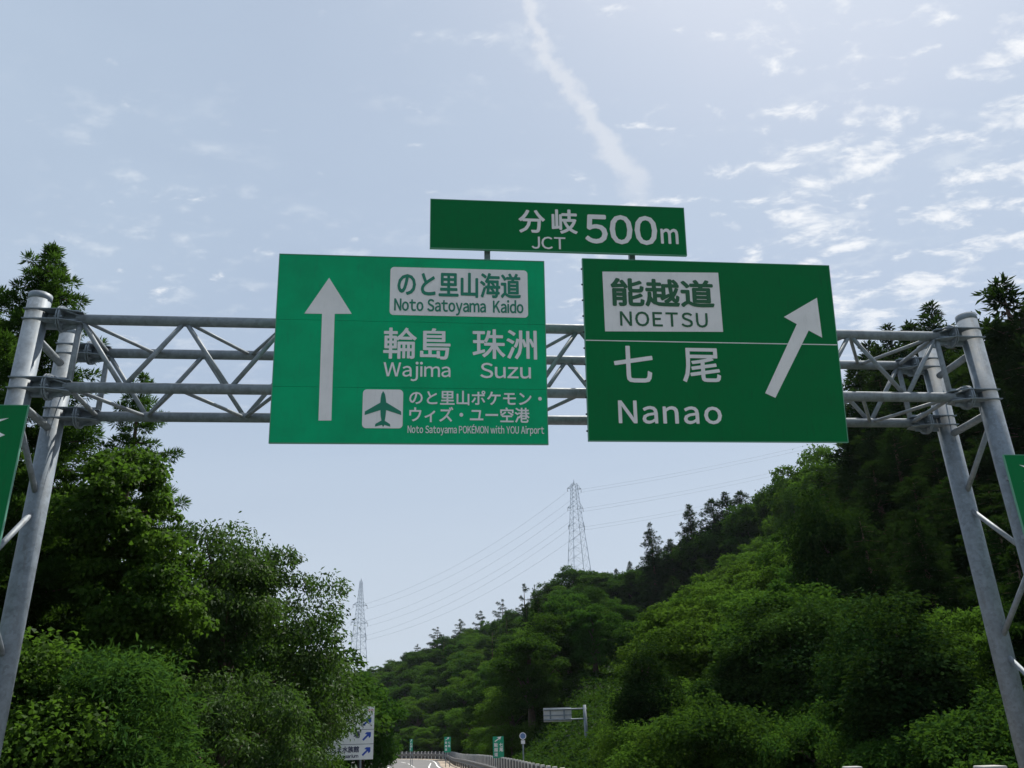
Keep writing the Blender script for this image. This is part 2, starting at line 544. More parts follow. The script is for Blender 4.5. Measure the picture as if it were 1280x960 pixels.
def resample(path, n):
    d = [0]
    for a, b in zip(path, path[1:]): d.append(d[-1] + (b - a).length)
    out = []
    for t in np.linspace(0, d[-1], n):
        i = min(max(int(np.searchsorted(d, t)) - 1, 0), len(path) - 2)
        k = (t - d[i]) / max(d[i + 1] - d[i], 1e-6)
        out.append(path[i].lerp(path[i + 1], k))
    return out


ra, rb = resample(lp, n_), resample(pr, n_)
tag(strip('road', ra, rb, M['asphalt'], 0.012), kind='structure')
tag(strip('verge', resample(edge_r, n_), resample(offset_path(fpath, -1.5), n_), M['verge'], 0.024), kind='structure')
ln = lambda fr0, fr1: ([a.lerp(b, fr0) for a, b in zip(ra, rb)], [a.lerp(b, fr1) for a, b in zip(ra, rb)])


def line(name, fr, wdt, i0=0, i1=n_, dash=None, fr2=None):
    vs, fs = [], []
    L = 0
    for i in range(i0, i1 - 1):
        a, b, c, d = ra[i], rb[i], ra[i + 1], rb[i + 1]
        u0 = fr if fr2 is None else fr + (fr2 - fr) * (i - i0) / (i1 - i0)
        u1 = fr if fr2 is None else fr + (fr2 - fr) * (i + 1 - i0) / (i1 - i0)
        w0, w1 = wdt / (b - a).length / 2, wdt / (d - c).length / 2
        L += (c - a).length
        if dash and (L % (dash[0] + dash[1])) > dash[0]: continue
        k = len(vs)
        for p in (a.lerp(b, u0 - w0), a.lerp(b, u0 + w0), c.lerp(d, u1 + w1), c.lerp(d, u1 - w1)):
            vs.append((p.x, p.y, -0.65 * float(ss(math.hypot(p.x, p.y), 45, 115)) + 0.022))
        fs.append((k, k + 1, k + 2, k + 3))
    tag(MB().add(vs, fs).build(name, M['paint']), kind='structure')


line('road_edge_line', 0.06, 0.16)
line('road_edge_line', 0.94, 0.16)
line('road_lane_line', 0.50, 0.15, dash=(5, 4))
line('road_gore_line', 0.60, 0.16, 60, 150, fr2=0.86)

# ------------------------------------------------------------------ gantry
YAW = R(6.56)
GO = Vector((-7.368, 11.426, 0))
gu = Vector((math.cos(YAW), math.sin(YAW), 0)); gv = Vector((-math.sin(YAW), math.cos(YAW), 0))
G4 = Matrix(((gu.x, gv.x, 0, GO.x), (gu.y, gv.y, 0, GO.y), (0, 0, 1, 0), (0, 0, 0, 1)))
SPAN, DEP, ZT, ZU, ZL, RP, RC = 15.535, 1.24, 8.6, 8.20, 7.05, 0.166, 0.083
gantry = empty('sign_gantry', mat=G4)
tag(gantry, 'galvanised steel truss gantry spanning the road and carrying the big green signs', 'gantry')
for us in (0, SPAN):
    for vs_ in (0, DEP):
        p = MB().tube([(us, vs_, 0.05), (us, vs_, ZT)], RP, 28).build('post', M['steel'], gantry)
        cap = MB().tube([(us, vs_, ZT - 0.10), (us, vs_, ZT + 0.012)], [RP + 0.005, RP + 0.005], 28)
        cap.tube([(us, vs_, ZT + 0.012), (us, vs_, ZT + 0.04)], [RP + 0.006, RP * 0.5], 28)
        cap.build('cap', M['steel'], p)
        MB().box(us - 0.35, us + 0.35, vs_ - 0.35, vs_ + 0.35, 0.02, 0.06).build('base_plate', M['steel'], p)
for vs_ in (0, DEP):
    for z in (ZL, ZU):
        MB().tube([(0.62, vs_, z), (SPAN - 0.62, vs_, z)], RC, 20).build('chord', M['steel2'], gantry)
        for us, sgn in ((0, 1), (SPAN, -1)):
            b = MB()
            for dz in (-0.085, 0.085):          # pair of gusset plates clasping the post, tapering to the chord
                poly = [(us - sgn * 0.12, vs_ - 0.20), (us + sgn * 0.42, vs_ - 0.20), (us + sgn * 0.72, vs_ - 0.09),
                        (us + sgn * 0.72, vs_ + 0.09), (us + sgn * 0.42, vs_ + 0.20), (us - sgn * 0.12, vs_ + 0.20)]
                if sgn < 0: poly = poly[::-1]
                b.prism(poly, z + dz - 0.007, z + dz + 0.007)
            b.box(*sorted((us + sgn * 0.15, us + sgn * 0.62)), vs_ - 0.007, vs_ + 0.007, z - 0.16, z + 0.16)
            b.build('bracket', M['steel'], gantry)
            f = MB()
            for du in (0.36, 0.395):
                f.tube([(us + sgn * du, vs_, z), (us + sgn * (du + 0.022), vs_, z)], 0.205, 24)
            for k in range(6):                 # stiffeners of the flange cone
                an = math.pi / 6 + k * math.pi / 3
                c_, s_ = math.cos(an), math.sin(an)
                f.tube([(us + sgn * 0.43, vs_ + 0.185 * c_, z + 0.185 * s_), (us + sgn * 0.66, vs_ + 0.07 * c_, z + 0.07 * s_)], 0.014, 6)
            for k in range(8):
                an = k * math.pi / 4 + 0.2
                y, zz = vs_ + 0.16 * math.cos(an), z + 0.16 * math.sin(an)
                f.tube([(us + sgn * 0.33, y, zz), (us + sgn * 0.45, y, zz)], 0.017, 6)
            f.build('flange', M['steel'], gantry)
NB = 9
u_at = lambda k: 0.67 + 14.2 / NB * k
FUn = [(u_at(k), 0, ZU) for k in range(NB + 1)]; RUn = [(u_at(k), DEP, ZU) for k in range(NB + 1)]
FLn = [(u_at(k + 0.5), 0, ZL) for k in range(NB)]; RLn = [(u_at(k + 0.5), DEP, ZL) for k in range(NB)]
RUm = [(u_at(k + 0.5), DEP, ZU) for k in range(NB)]
FLm = [(u_at(k), 0, ZL) for k in range(NB + 1)]


def brace(a, b, r=0.038):
    MB().tube([a, b], r, 10).build('brace', M['steel2'], gantry)


for k in range(NB):
    brace(FUn[k], FLn[k]); brace(FLn[k], FUn[k + 1])
    brace(RUn[k], RLn[k]); brace(RLn[k], RUn[k + 1])
    brace(FUn[k], RUm[k], 0.03); brace(RUm[k], FUn[k + 1], 0.03)
    brace(FLm[k], RLn[k], 0.03); brace(RLn[k], FLm[k + 1], 0.03)
for k in (0, NB):
    brace(FUn[k], FLm[k], 0.045); brace(RUn[k], (u_at(k), DEP, ZL), 0.045)
    brace(FLm[k], (u_at(k), DEP, ZL), 0.038); brace(FUn[k], RUn[k], 0.038)
for us in (0, SPAN):
    brace((us, 0, 7.93), (us, DEP, 7.93), 0.062)
    brace((us, 0, 6.80), (us, DEP, 6.80), 0.062)
    zz = [6.72, 5.62, 5.50, 4.40, 4.28, 3.18, 3.06, 1.96, 1.84, 0.74]
    for k in range(0, len(zz) - 1, 2):
        a, b = (0, DEP) if (k // 2) % 2 == 0 else (DEP, 0)
        brace((us, a, zz[k]), (us, b, zz[k + 1]), 0.043)

# ------------------------------------------------------------------ the overhead signs
TILT = R(9.3)
SV0, SZ0 = -0.35, 6.2
su, st = Vector((1, 0, 0)), Vector((0, -math.sin(TILT), math.cos(TILT)))
sn = su.cross(st)
S4 = G4 @ Matrix(((su.x, st.x, sn.x, 0), (su.y, st.y, sn.y, SV0), (su.z, st.z, sn.z, SZ0), (0, 0, 0, 1)))
S4i = S4.inverted()


def son(px, py):
    """where the line of sight meets the sign plane, in sign metres"""
    o = S4i @ Vector((0, 0, H)); r = ray(px, py)
    d = S4i.to_3x3() @ Vector(r)
    k = -o.z / d.z
    return o.x + d.x * k, o.y + d.y * k


zl = lambda x, y: son(330 + x / 2.908, 240 + y / 2.908)     # left sign
zr = lambda x, y: son(690 + x / 2.910, 240 + y / 2.910)     # right sign
zt = lambda x, y: son(520 + x / 3.657, 240 + y / 3.657)     # top sign


def glyphs(body):
    """outline mesh data of one string at offset 0: verts (N,3), list of faces"""
    cu = bpy.data.curves.new('lettering', 'FONT')
    cu.body = body; cu.resolution_u = 3
    to = bpy.data.objects.new('lettering', cu); COL.objects.link(to)
    bpy.context.view_layer.update()
    me = bpy.data.meshes.new_from_object(to.evaluated_get(bpy.context.evaluated_depsgraph_get()))
    bpy.data.objects.remove(to); bpy.data.curves.remove(cu)
    co = np.zeros(len(me.vertices) * 3, np.float32); me.vertices.foreach_get('co', co); co = co.reshape(-1, 3)
    fs = [tuple(p.vertices) for p in me.polygons]
    bpy.data.meshes.remove(me)
    return co, fs


def latin(body, gap, space):
    """sans letters set one after another with their own widths (full-width forms, evenly spaced)"""
    vs, fs, x = [], [], 0.0
    n = 0
    for ch in body:
        if ch == ' ':
            x += space; continue
        acc = ch == '\u00c9'
        co, f = glyphs(chr(ord('E' if acc else ch) + 0xFEE0))
        co = co.copy()
        mn, mx = co[:, 0].min(), co[:, 0].max()
        co[:, 0] += x - mn
        if ch == 'j':
            co[:, 0] -= 0.13; x -= 0.13
        vs.append(co); fs += [tuple(i + n for i in p) for p in f]; n += len(co)
        if acc:
            top = co[:, 1].max(); mid = x + (mx - mn) / 2
            q = np.array([[mid - .06, top + .04, 0], [mid + .02, top + .04, 0], [mid + .16, top + .17, 0], [mid + .03, top + .17, 0]], np.float32)
            vs.append(q); fs.append((n, n + 1, n + 2, n + 3)); n += 4
        x += mx - mn + gap
    return np.concatenate(vs), fs


def text_mesh(body, x0, x1, y0, y1, z, mt, bold=0.018, spacing=1.0, gap=0.10, space=0.30):
    co, fs = latin(body, gap * spacing, space * spacing) if all(ord(c) < 0x250 for c in body) else glyphs(body)
    mn, mx = co.min(0), co.max(0)
    sx = (x1 - x0 - 2 * bold * 0.0) / (mx[0] - mn[0]); sy = (y1 - y0) / (mx[1] - mn[1])
    bx, by = bold * sy, bold * sy
    kx = (x1 - x0 - 2 * bx) / (mx[0] - mn[0]); ky = (y1 - y0 - 2 * by) / (mx[1] - mn[1])
    b0 = np.stack([x0 + bx + (co[:, 0] - mn[0]) * kx, y0 + by + (co[:, 1] - mn[1]) * ky, np.full(len(co), z)], -1)
    # heavier strokes: the same outline laid a little to each side, each layer a hair above the last
    V_, F_ = [], []
    offs = [(0, 0)] if bold <= 0 else [(math.cos(a) * bx, math.sin(a) * by) for a in np.arange(8) * math.pi / 4]
    for k, (ox, oy) in enumerate(offs):
        F_ += [tuple(i + k * len(b0) for i in p) for p in fs]
        V_.append(b0 + np.array([ox, oy, k * 0.0004]))
    me = bpy.data.meshes.new('lettering')
    me.from_pydata(np.concatenate(V_).tolist(), [], F_)
    me.materials.append(mt); me.update()
    return me


def text(parent, body, x0, x1, y0, y1, z, mt, name='lettering', **kw):
    return obj(name, text_mesh(body, x0, x1, y0, y1, z, mt, **kw), parent)


def tbox(fn, xa, xb, ya, yb):
    """pixel box of a line of writing -> box on the sign"""
    a, b = fn(xa, (ya + yb) / 2), fn(xb, (ya + yb) / 2)
    c, d = fn((xa + xb) / 2, yb), fn((xa + xb) / 2, ya)
    return a[0], b[0], c[1], d[1]


def rrect(x0, x1, y0, y1, r, n=5):
    pts = []
    for cx, cy, a0 in ((x1 - r, y1 - r, 0), (x0 + r, y1 - r, 90), (x0 + r, y0 + r, 180), (x1 - r, y0 + r, 270)):
        for k in range(n + 1):
            a = R(a0 + 90 * k / n); pts.append((cx + r * math.cos(a), cy + r * math.sin(a)))
    return pts


def big_sign(name, x0, x1, y0, y1, seams, mt, label, cat):
    root = empty(name, mat=S4 @ Matrix.Translation((0, 0, 0)))
    tag(root, label, cat)
    p = MB()
    cuts = [y0] + seams + [y1]
    for a, b in zip(cuts, cuts[1:]):
        p.box(x0, x1, a + 0.002, b - 0.002, -0.045, 0)
    p.build('panel', mt, root)
    e = MB()
    for a, b, c, d in ((x0 - 0.012, x1 + 0.012, y1, y1 + 0.012), (x0 - 0.012, x1 + 0.012, y0 - 0.012, y0), (x0 - 0.012, x0, y0, y1), (x1, x1 + 0.012, y0, y1)):
        e.box(a, b, c, d, -0.05, 0.004)
    e.build('rim', M['green_rim'], root)
    bk = MB()
    for k in range(5):
        yy = y0 + (y1 - y0) * (0.08 + 0.21 * k)
        bk.box(x0 + 0.03, x1 - 0.03, yy - 0.04, yy + 0.04, -0.11, -0.046)
    bk.build('back_rail', M['alu'], root)
    return root


def hanger(root, x, y0, y1):
    """upright behind a sign reaching back to the truss chords"""
    h = MB().box(x - 0.05, x + 0.05, y0, y1, -0.21, -0.111)
    for z in (ZL, ZU):
        y = (z - SZ0) / math.cos(TILT)
        if y0 - 0.6 < y < y1 + 0.6:
            yy = min(max(y, y0 + 0.06), y1 - 0.06)
            wpt = S4i @ (G4 @ Vector((x, 0, z)))
            h.box(x - 0.04, x + 0.04, wpt.y - 0.05, wpt.y + 0.05, wpt.z + RC * 0.7, -0.20)
    return h.build('hanger', M['steel'], root)


LX0, LX1, LY0, LY1 = 3.77, 7.896, -0.128, 2.827
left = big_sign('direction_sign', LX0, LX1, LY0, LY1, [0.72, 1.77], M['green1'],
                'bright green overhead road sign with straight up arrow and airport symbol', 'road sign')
for x in (4.3, 5.85, 7.5): hanger(left, x, LY0 + 0.1, LY1 - 0.1)
T1 = 0.006


def poly_part(parent, name, pts, mt, z0=0.001, z1=T1):
    a = sum(p[0] * q[1] - q[0] * p[1] for p, q in zip(pts, pts[1:] + pts[:1]))
    if a < 0: pts = pts[::-1]
    return MB().prism(pts, z0, z1).build(name, mt, parent)


poly_part(left, 'straight_arrow', [zl(237, 312), zl(319, 443), zl(257, 443), zl(245, 831), zl(198, 831), zl(211, 443), zl(147, 442)], M['white'])
a, b, c, d = zl(460, 279)[0], zl(957, 285)[0], zl(700, 452)[1], zl(700, 279)[1]
plate = poly_part(left, 'route_plate', rrect(a, b, c, d, 0.06), M['white'])
bw_ = MB(); o1 = rrect(a + 0.025, b - 0.025, c + 0.025, d - 0.025, 0.05); o2 = rrect(a + 0.04, b - 0.04, c + 0.04, d - 0.04, 0.04)
nn = len(o1)
bw_.add([(x, y, T1 + 0.002) for x, y in o1] + [(x, y, T1 + 0.002) for x, y in o2], [(i, (i + 1) % nn, nn + (i + 1) % nn, nn + i) for i in range(nn)])
text(plate, 'のと里山海道', *tbox(zl, 485, 933, 292, 384), T1 + 0.003, M['text_g1'], bold=0.022)
text(plate, 'Noto Satoyama  Kaido', *tbox(zl, 473, 943, 389, 450), T1 + 0.003, M['text_g1'], bold=0.02)
for tx, bx, bd in (('輪島', (434, 678, 494, 608), 0.014), ('珠洲', (758, 992, 500, 608), 0.014), ('Wajima', (434, 678, 617, 688), 0.012), ('Suzu', (786, 970, 622, 678), 0.012),
                   ('のと里山ポケモン・', (528, 1010, 722, 776), 0.018), ('ウィズ・ユー空港', (528, 965, 782, 838), 0.018),
                   ('Noto Satoyama POKÉMON with YOU Airport', (522, 1018, 845, 886), 0.012)):
    text(left, tx, *tbox(zl, *bx), 0.004, M['white'], bold=bd)
a, b, c, d = zl(358, 790)[0], zl(505, 790)[0], zl(431, 859)[1], zl(431, 718)[1]
air = poly_part(left, 'airport_symbol', rrect(a, b, c, d, 0.06), M['white'])
plane = [(433, 724), (440, 735), (443, 752), (444, 765), (498, 798), (499, 811), (444, 793), (442, 815), (439, 832), (458, 844), (459, 853), (437, 847),
         (433, 855), (429, 847), (403, 853), (405, 843), (427, 831), (424, 815), (423, 793), (366, 811), (367, 798), (423, 766), (424, 752), (427, 735)]
poly_part(air, 'aeroplane', [zl(*p) for p in plane], M['text_g1'], T1 + 0.001, T1 + 0.004)

RX0, RX1, RY0, RY1 = 8.537, 12.69, -0.07, 2.895
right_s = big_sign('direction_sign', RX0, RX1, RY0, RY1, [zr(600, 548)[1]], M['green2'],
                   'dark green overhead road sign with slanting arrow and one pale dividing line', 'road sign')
for x in (9.0, 10.6, 12.2): hanger(right_s, x, RY0 + 0.1, RY1 - 0.1)
yl = zr(600, 548)[1]
MB().box(RX0 + 0.001, RX1 - 0.001, yl - 0.007, yl + 0.007, 0.0005, 0.003).build('divider_line', M['white'], right_s)
poly_part(right_s, 'slanting_arrow', [zr(963, 385), zr(982, 530), zr(933, 504), zr(812, 749), zr(775, 732), zr(890, 481), zr(843, 455)], M['white'], 0.0035, 0.008)
plate = poly_part(right_s, 'route_plate', [zr(183, 290), zr(604, 294), zr(622, 509), zr(193, 507)], M['white'])
text(plate, '能越道', *tbox(zr, 213, 588, 317, 419), T1 + 0.003, M['text_g2'], bold=0.028)
text(plate, 'NOETSU', *tbox(zr, 247, 566, 437, 491), T1 + 0.003, M['text_g2'], bold=0.016, spacing=2.0)
text(right_s, '七', *tbox(zr, 225, 367, 560, 693), 0.004, M['white'], bold=0.013)
text(right_s, '尾', *tbox(zr, 473, 612, 568, 693), 0.004, M['white'], bold=0.013)
text(right_s, 'Nanao', *tbox(zr, 241, 617, 760, 844), 0.004, M['white'], bold=0.016, spacing=2.0)
bl = MB()
for k in range(11):
    y = RY0 + 0.15 + k * 0.265
    bl.tube([(RX0 - 0.012, y, -0.025), (RX0 - 0.034, y, -0.025)], 0.014, 8)
bl.build('side_bolts', M['dark'], right_s)
TX0, TX1, TY0, TY1 = 6.09, 10.263, 3.015, 3.845
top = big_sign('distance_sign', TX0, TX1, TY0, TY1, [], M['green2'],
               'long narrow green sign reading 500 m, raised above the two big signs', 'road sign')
for xx in (zt(329, 290)[0], zt(998, 300)[0]):
    h = MB().box(xx - 0.045, xx + 0.045, 1.9, TY1 - 0.12, -0.21, -0.112)
    wpt = S4i @ (G4 @ Vector((xx, 0, ZU)))
    h.box(xx - 0.04, xx + 0.04, wpt.y - 0.05, wpt.y + 0.05, wpt.z + RC * 0.7, -0.20)
    h.build('support_post', M['steel'], top)
for tx, bx, bd in (('分', (468, 590, 82, 188), 0.022), ('岐', (620, 738, 80, 192), 0.022), ('JCT', (528, 683, 205, 262), 0.012), ('500', (772, 1102, 106, 240), 0.022), ('m', (1118, 1199, 168, 238), 0.02)):
    text(top, tx, *tbox(zt, *bx), 0.004, M['white'], bold=bd)

# the two side signs on the posts, mostly outside the frame
P4 = G4 @ Matrix(((1, 0, 0, 0), (0, 0, -1, -0.30), (0, 1, 0, 0), (0, 0, 0, 1)))
P4i = P4.inverted()


def pon(px, py):
    o = P4i @ Vector((0, 0, H)); d = P4i.to_3x3() @ Vector(ray(px, py)); k = -o.z / d.z
    return o.x + d.x * k, o.y + d.y * k


for side in (0, 1):
    if side == 0:
        xr, yt = pon(35, 507); x0, x1 = xr - 1.0, xr
        yb = yt - 2.6
        lab = 'green upright sign panel cut by the photo edge on the left gantry post'
    else:
        xl, yt = pon(1255, 569); x0, x1 = xl, xl + 1.0
        yb = yt - 2.6
        lab = 'green upright sign panel cut by the photo edge on the right gantry post'
    root = empty('post_sign', mat=P4); tag(root, lab, 'road sign')
    MB().box(x0, x1, yb, yt, -0.03, 0).build('panel', M['green2'], root)
    e = MB()
    for a, b, c, d in ((x0 - 0.01, x1 + 0.01, yt, yt + 0.01), (x0 - 0.01, x1 + 0.01, yb - 0.01, yb), (x0 - 0.01, x0, yb, yt), (x1, x1 + 0.01, yb, yt)):
        e.box(a, b, c, d, -0.034, 0.004)
    e.build('rim', M['green_rim'], root)
    pc = 0 if side == 0 else SPAN
    bk = MB()
    for yy in (yt - 0.35, yt - 1.3, yt - 2.25):
        bk.box(min(x0 + 0.05, pc - 0.2), max(x1 - 0.05, pc + 0.2), yy - 0.035, yy + 0.035, -0.10, -0.031)
        bk.box(pc - 0.19, pc + 0.19, yy - 0.03, yy + 0.03, -0.16, -0.101)
    bk.build('bracket', M['steel'], root)
    if side == 0:
        tips = [pon(0 + 55 / 5.05, 490 + 165 / 5.05), pon(55 / 5.05, 490 + 272 / 5.05)]
    else:
        tips = [pon(1190 + 350 / 4.178, 550 + 130 / 4.178), pon(1190 + 352 / 4.178, 550 + 215 / 4.178)]
    sg = -1 if side == 0 else 1
    hw = 0.36
    cx_ = tips[0][0] + sg * hw; y1_, y0_ = tips[0][1], tips[1][1]
    cy_ = (y1_ + y0_) / 2; q_ = (y1_ - y0_) / 2
    X_ = [(cx_ - hw, cy_ + q_), (cx_ - 0.10, cy_), (cx_ - hw, cy_ - q_), (cx_, cy_ - q_ * 2.4), (cx_ + hw, cy_ - q_), (cx_ + 0.10, cy_), (cx_ + hw, cy_ + q_), (cx_, cy_ + q_ * 0.55)]
    poly_part(root, 'cross_mark', X_, M['white'], 0.001, 0.005)
    yb_ = cy_ - q_ * 3.4
    s_ = MB().box(cx_ - 0.30, cx_ + 0.30, yb_ - 0.05, yb_, 0.001, 0.004)
    s_.box(cx_ + (0.12 if side == 0 else -0.18), cx_ + (0.18 if side == 0 else -0.12), yb_ - 0.42, yb_ - 0.051, 0.001, 0.004)
    s_.build('lettering', M['white'], root)

# ------------------------------------------------------------------ fence, rail, markers
zs = lambda p: -0.65 * float(ss(math.hypot(p.x, p.y), 45, 115))
fence = empty('roadside_fence', (0, 0, 0))
tag(fence, 'long low grey roadside fence with close white posts following the curve of the road', 'fence')
fp = [p for p in smooth_path(FENCE, 1.25)]
wv, wf = [], []
fine = [p for p in smooth_path(FENCE, 0.625)]
fo1, fo2 = offset_path(fine, 0.02), offset_path(fine, -0.06)
for a, b in zip(fo1, fo2):
    z = zs(a)
    wv += [(a.x, a.y, z - 0.1), (a.x, a.y, z + 0.93), (b.x, b.y, z + 0.93), (b.x, b.y, z - 0.1)]
for i in range(len(fo1) - 1):
    for k in range(4):
        k2 = (k + 1) % 4
        wf.append((i * 4 + k, i * 4 + k2, i * 4 + 4 + k2, i * 4 + 4 + k))
MB().add(wv, wf).build('panel', M['fence_grey'], fence)
far_posts = MB()
for i, p in enumerate(fp):
    t = (fp[min(i + 1, len(fp) - 1)] - fp[max(i - 1, 0)]).normalized()
    mt = Matrix(((t.x, -t.y, 0, p.x), (t.y, t.x, 0, p.y), (0, 0, 1, zs(p)), (0, 0, 0, 1)))
    far = p.length > 135
    pb = far_posts if far else MB()
    pb.box(-0.09, 0.09, 0.024, 0.07, 0.0, 1.0, mt)
    pb.box(-0.09, 0.09, -0.07, 0.024, 0.935, 1.0, mt)
    if not far: pb.build('post', M['post_white'], fence)
tag(far_posts.build('post', M['post_white'], fence), kind='stuff')

rail = empty('guard_rail', (0, 0, 0))
tag(rail, 'steel guard rail on short posts between the road and the white posted fence', 'guard rail')
rp = offset_path(fine, 1.05)
prof = [(0.0, 0.40), (0.05, 0.44), (0.05, 0.50), (0.0, 0.54), (0.0, 0.58), (0.05, 0.62), (0.05, 0.68), (0.0, 0.72)]
rv, rf = [], []
for i, p in enumerate(rp):
    t = (rp[min(i + 1, len(rp) - 1)] - rp[max(i - 1, 0)]).normalized()
    for o_, z in prof: rv.append((p.x - t.y * o_, p.y + t.x * o_, zs(p) + z))
    for o_, z in prof[::-1]: rv.append((p.x - t.y * (o_ - 0.012), p.y + t.x * (o_ - 0.012), zs(p) + z))
k_ = 16
for i in range(len(rp) - 1):
    for k in range(k_):
        rf.append((i * k_ + k, i * k_ + (k + 1) % k_, (i + 1) * k_ + (k + 1) % k_, (i + 1) * k_ + k))
MB().add(rv, rf).build('beam', M['rail'], rail)
for i in range(0, len(rp), 6):
    p = rp[i]; t = (rp[min(i + 1, len(rp) - 1)] - rp[max(i - 1, 0)]).normalized()
    MB().tube([(p.x + t.y * 0.09, p.y - t.x * 0.09, zs(p) - 0.1), (p.x + t.y * 0.09, p.y - t.x * 0.09, zs(p) + 0.7)], 0.065, 10).build('post', M['rail'], rail)

for (px, py, d, wd), lab in zip(((1065, 958, 17.5, 0.34), (1237, 957, 16.0, 0.42)), ('pale concrete marker block at the hill foot, left of the gantry post', 'pale concrete marker block nearest the right gantry post')):
    p = at(px, py, d); g = gz(p.x, p.y)
    b = MB().box(p.x - wd / 2, p.x + wd / 2, p.y - wd / 2, p.y + wd / 2, g - 0.1, p.z - 0.05)
    b.box(p.x - wd / 2 + 0.03, p.x + wd / 2 - 0.03, p.y - wd / 2 + 0.03, p.y + wd / 2 - 0.03, p.z - 0.05, p.z)
    tag(b.build('marker_block', M['conc'], bevel=0.02), lab, 'marker block')


def face_mat(p, az_deg, z):
    """upright board frame at p: local X right, Y up, Z towards the viewer side; az turns it clockwise"""
    a = R(az_deg)
    x = Vector((math.cos(a), -math.sin(a), 0)); n = Vector((-math.sin(a), -math.cos(a), 0))
    return Matrix(((x.x, 0, n.x, p.x), (x.y, 0, n.y, p.y), (0, 1, 0, z), (0, 0, 0, 1)))


# far upright green signs beside the road
for (pl, pr_, pt, pb_, d, az, lab) in ((617, 629.5, 920.5, 947.5, 50, 0, 'tallest green upright sign with white arrow, nearest beyond the guard rail'),
                                       (555.7, 563, 921, 940.5, 80, 0, 'mid-size green upright sign, middle of the three far ones'),
                                       (512, 515.6, 924, 939, 97, 55, 'narrow green upright sign, farthest of the three at the bend')):
    ca = at((pl + pr_) / 2, pb_, d); ct_ = at((pl + pr_) / 2, pt, d)
    wd = (pr_ - pl) / F * d / (1 if az == 0 else math.cos(R(az)) * 0.95)
    hg = ct_.z - ca.z
    g = zs(ca)
    root = empty('upright_sign', mat=face_mat(ca, az, ca.z)); tag(root, lab, 'road sign', 'far upright green signs')
    MB().box(-wd / 2, wd / 2, 0, hg, -0.03, 0).build('panel', M['green_far'], root)
    for x in (-wd * 0.3, wd * 0.3):
        MB().tube([(x, g - ca.z - 0.1, -0.06), (x, hg * 0.9, -0.06)], 0.03, 8).build('post', M['steel'], root)
    ar = [(-0.5, -0.28), (-0.38, -0.4), (0.2, 0.12), (0.2, -0.18), (0.42, 0.5), (-0.2, 0.36), (0.08, 0.22)]
    poly_part(root, 'arrow', [(x * wd * 0.7, hg * 0.86 + y * wd * 0.5) for x, y in ar], M['white'], 0.001, 0.006)
    for k, (ch, cxx) in enumerate((('七', 0.26), ('尾', 0.26), ('能', -0.22), ('越', -0.22), ('道', -0.22))):
        row = k if k < 2 else k - 2
        y1_ = hg * (0.70 - row * (0.22))
        text(root, ch, (cxx - 0.17) * wd, (cxx + 0.17) * wd, y1_ - wd * 0.34, y1_, 0.004, M['white'], bold=0.03)

# round sign and the back of an overhanging sign
pc = at(653.5, 920, 50); g = gz(pc.x, pc.y)
root = empty('round_sign', (pc.x, pc.y, g)); tag(root, 'small round blue and white road sign with a plate below on a thin post', 'road sign')
hz = pc.z - g
MB().tube([(0, 0.03, -0.2), (0, 0.03, hz + 0.15)], 0.038, 10).build('post', M['steel'], root)
MB().tube([(0, 0, hz), (0, -0.02, hz)], 0.185, 28).build('disc', M['board_white'], root)
MB().tube([(0, -0.021, hz), (0, -0.024, hz)], 0.145, 28).build('blue_face', mat('sign_blue_face', (0.12, 0.22, 0.42), 0.5), root)
MB().box(-0.11, 0.11, -0.02, 0, hz - 0.40, hz - 0.22).build('lower_plate', M['board_white'], root)

d = 50
pt_ = at(730.5, 881, d); g = gz(pt_.x, pt_.y)
root = empty('overhanging_sign', (pt_.x, pt_.y, g)); tag(root, 'grey back of a sign on two arms from a tall post on the slope', 'road sign')
hp = pt_.z - g
MB().tube([(0, 0, -0.5), (0, 0, hp)], [0.11, 0.085], 14).build('post', M['steel'], root)
pxm = d / F
for zz in (hp - 0.2, hp - 0.2 - 11 * pxm):
    MB().tube([(0.12, 0, zz), (-47.5 * pxm, 0, zz)], 0.045, 10).build('arm', M['steel'], root)
bd = MB().box(-48 * pxm, -15.5 * pxm, 0.05, 0.09, hp - 0.2 - 13 * pxm, hp - 0.1).build('panel', M['alu'], root)
rb = MB()
for zz in (0.3, 0.55): rb.box(-48 * pxm, -15.5 * pxm, 0.02, 0.048, hp - 0.2 - zz - 0.03, hp - 0.2 - zz + 0.03)
for xx in (-40, -24): rb.box((xx - 0.9) * pxm, (xx + 0.9) * pxm, -0.02, 0.019, hp - 0.2 - 12 * pxm, hp - 0.16)
rb.build('back_rail', M['steel'], root)

# white guide board with blue arrows on the left
d = 37.0
pb_ = at(466, 949, d); tl = at(466, 883, d)
root = empty('guide_board', mat=face_mat(pb_, -6, pb_.z)); tag(root, 'white guide board with three blue slanting arrows, half hidden by leaves', 'sign board')
bh, bwid = tl.z - pb_.z, 2.35
MB().box(-bwid, 0, 0, bh, -0.04, 0).build('panel', M['board_white'], root)
sm_ = MB()
for fr in (0.288, 0.562): sm_.box(-bwid, 0, bh * fr - 0.008, bh * fr + 0.008, 0.0005, 0.002)
sm_.build('divider_line', M['ink'], root)
for x in (-bwid * 0.8, -0.5): MB().tube([(x, gz(pb_.x, pb_.y) - pb_.z - 0.3, -0.09), (x, bh - 0.1, -0.09)], 0.045, 10).build('post', M['steel'], root)
ar = [(-0.5, -0.40), (-0.40, -0.5), (0.16, 0.06), (0.16, -0.28), (0.48, 0.0), (0.5, 0.5), (0.0, 0.48), (-0.28, 0.16), (0.06, 0.16)]
ar = [(-0.5, -0.34), (-0.34, -0.5), (0.22, 0.06), (0.30, -0.22), (0.50, 0.0), (0.5, 0.5), (0.0, 0.5), (-0.22, 0.30), (0.06, 0.22)]
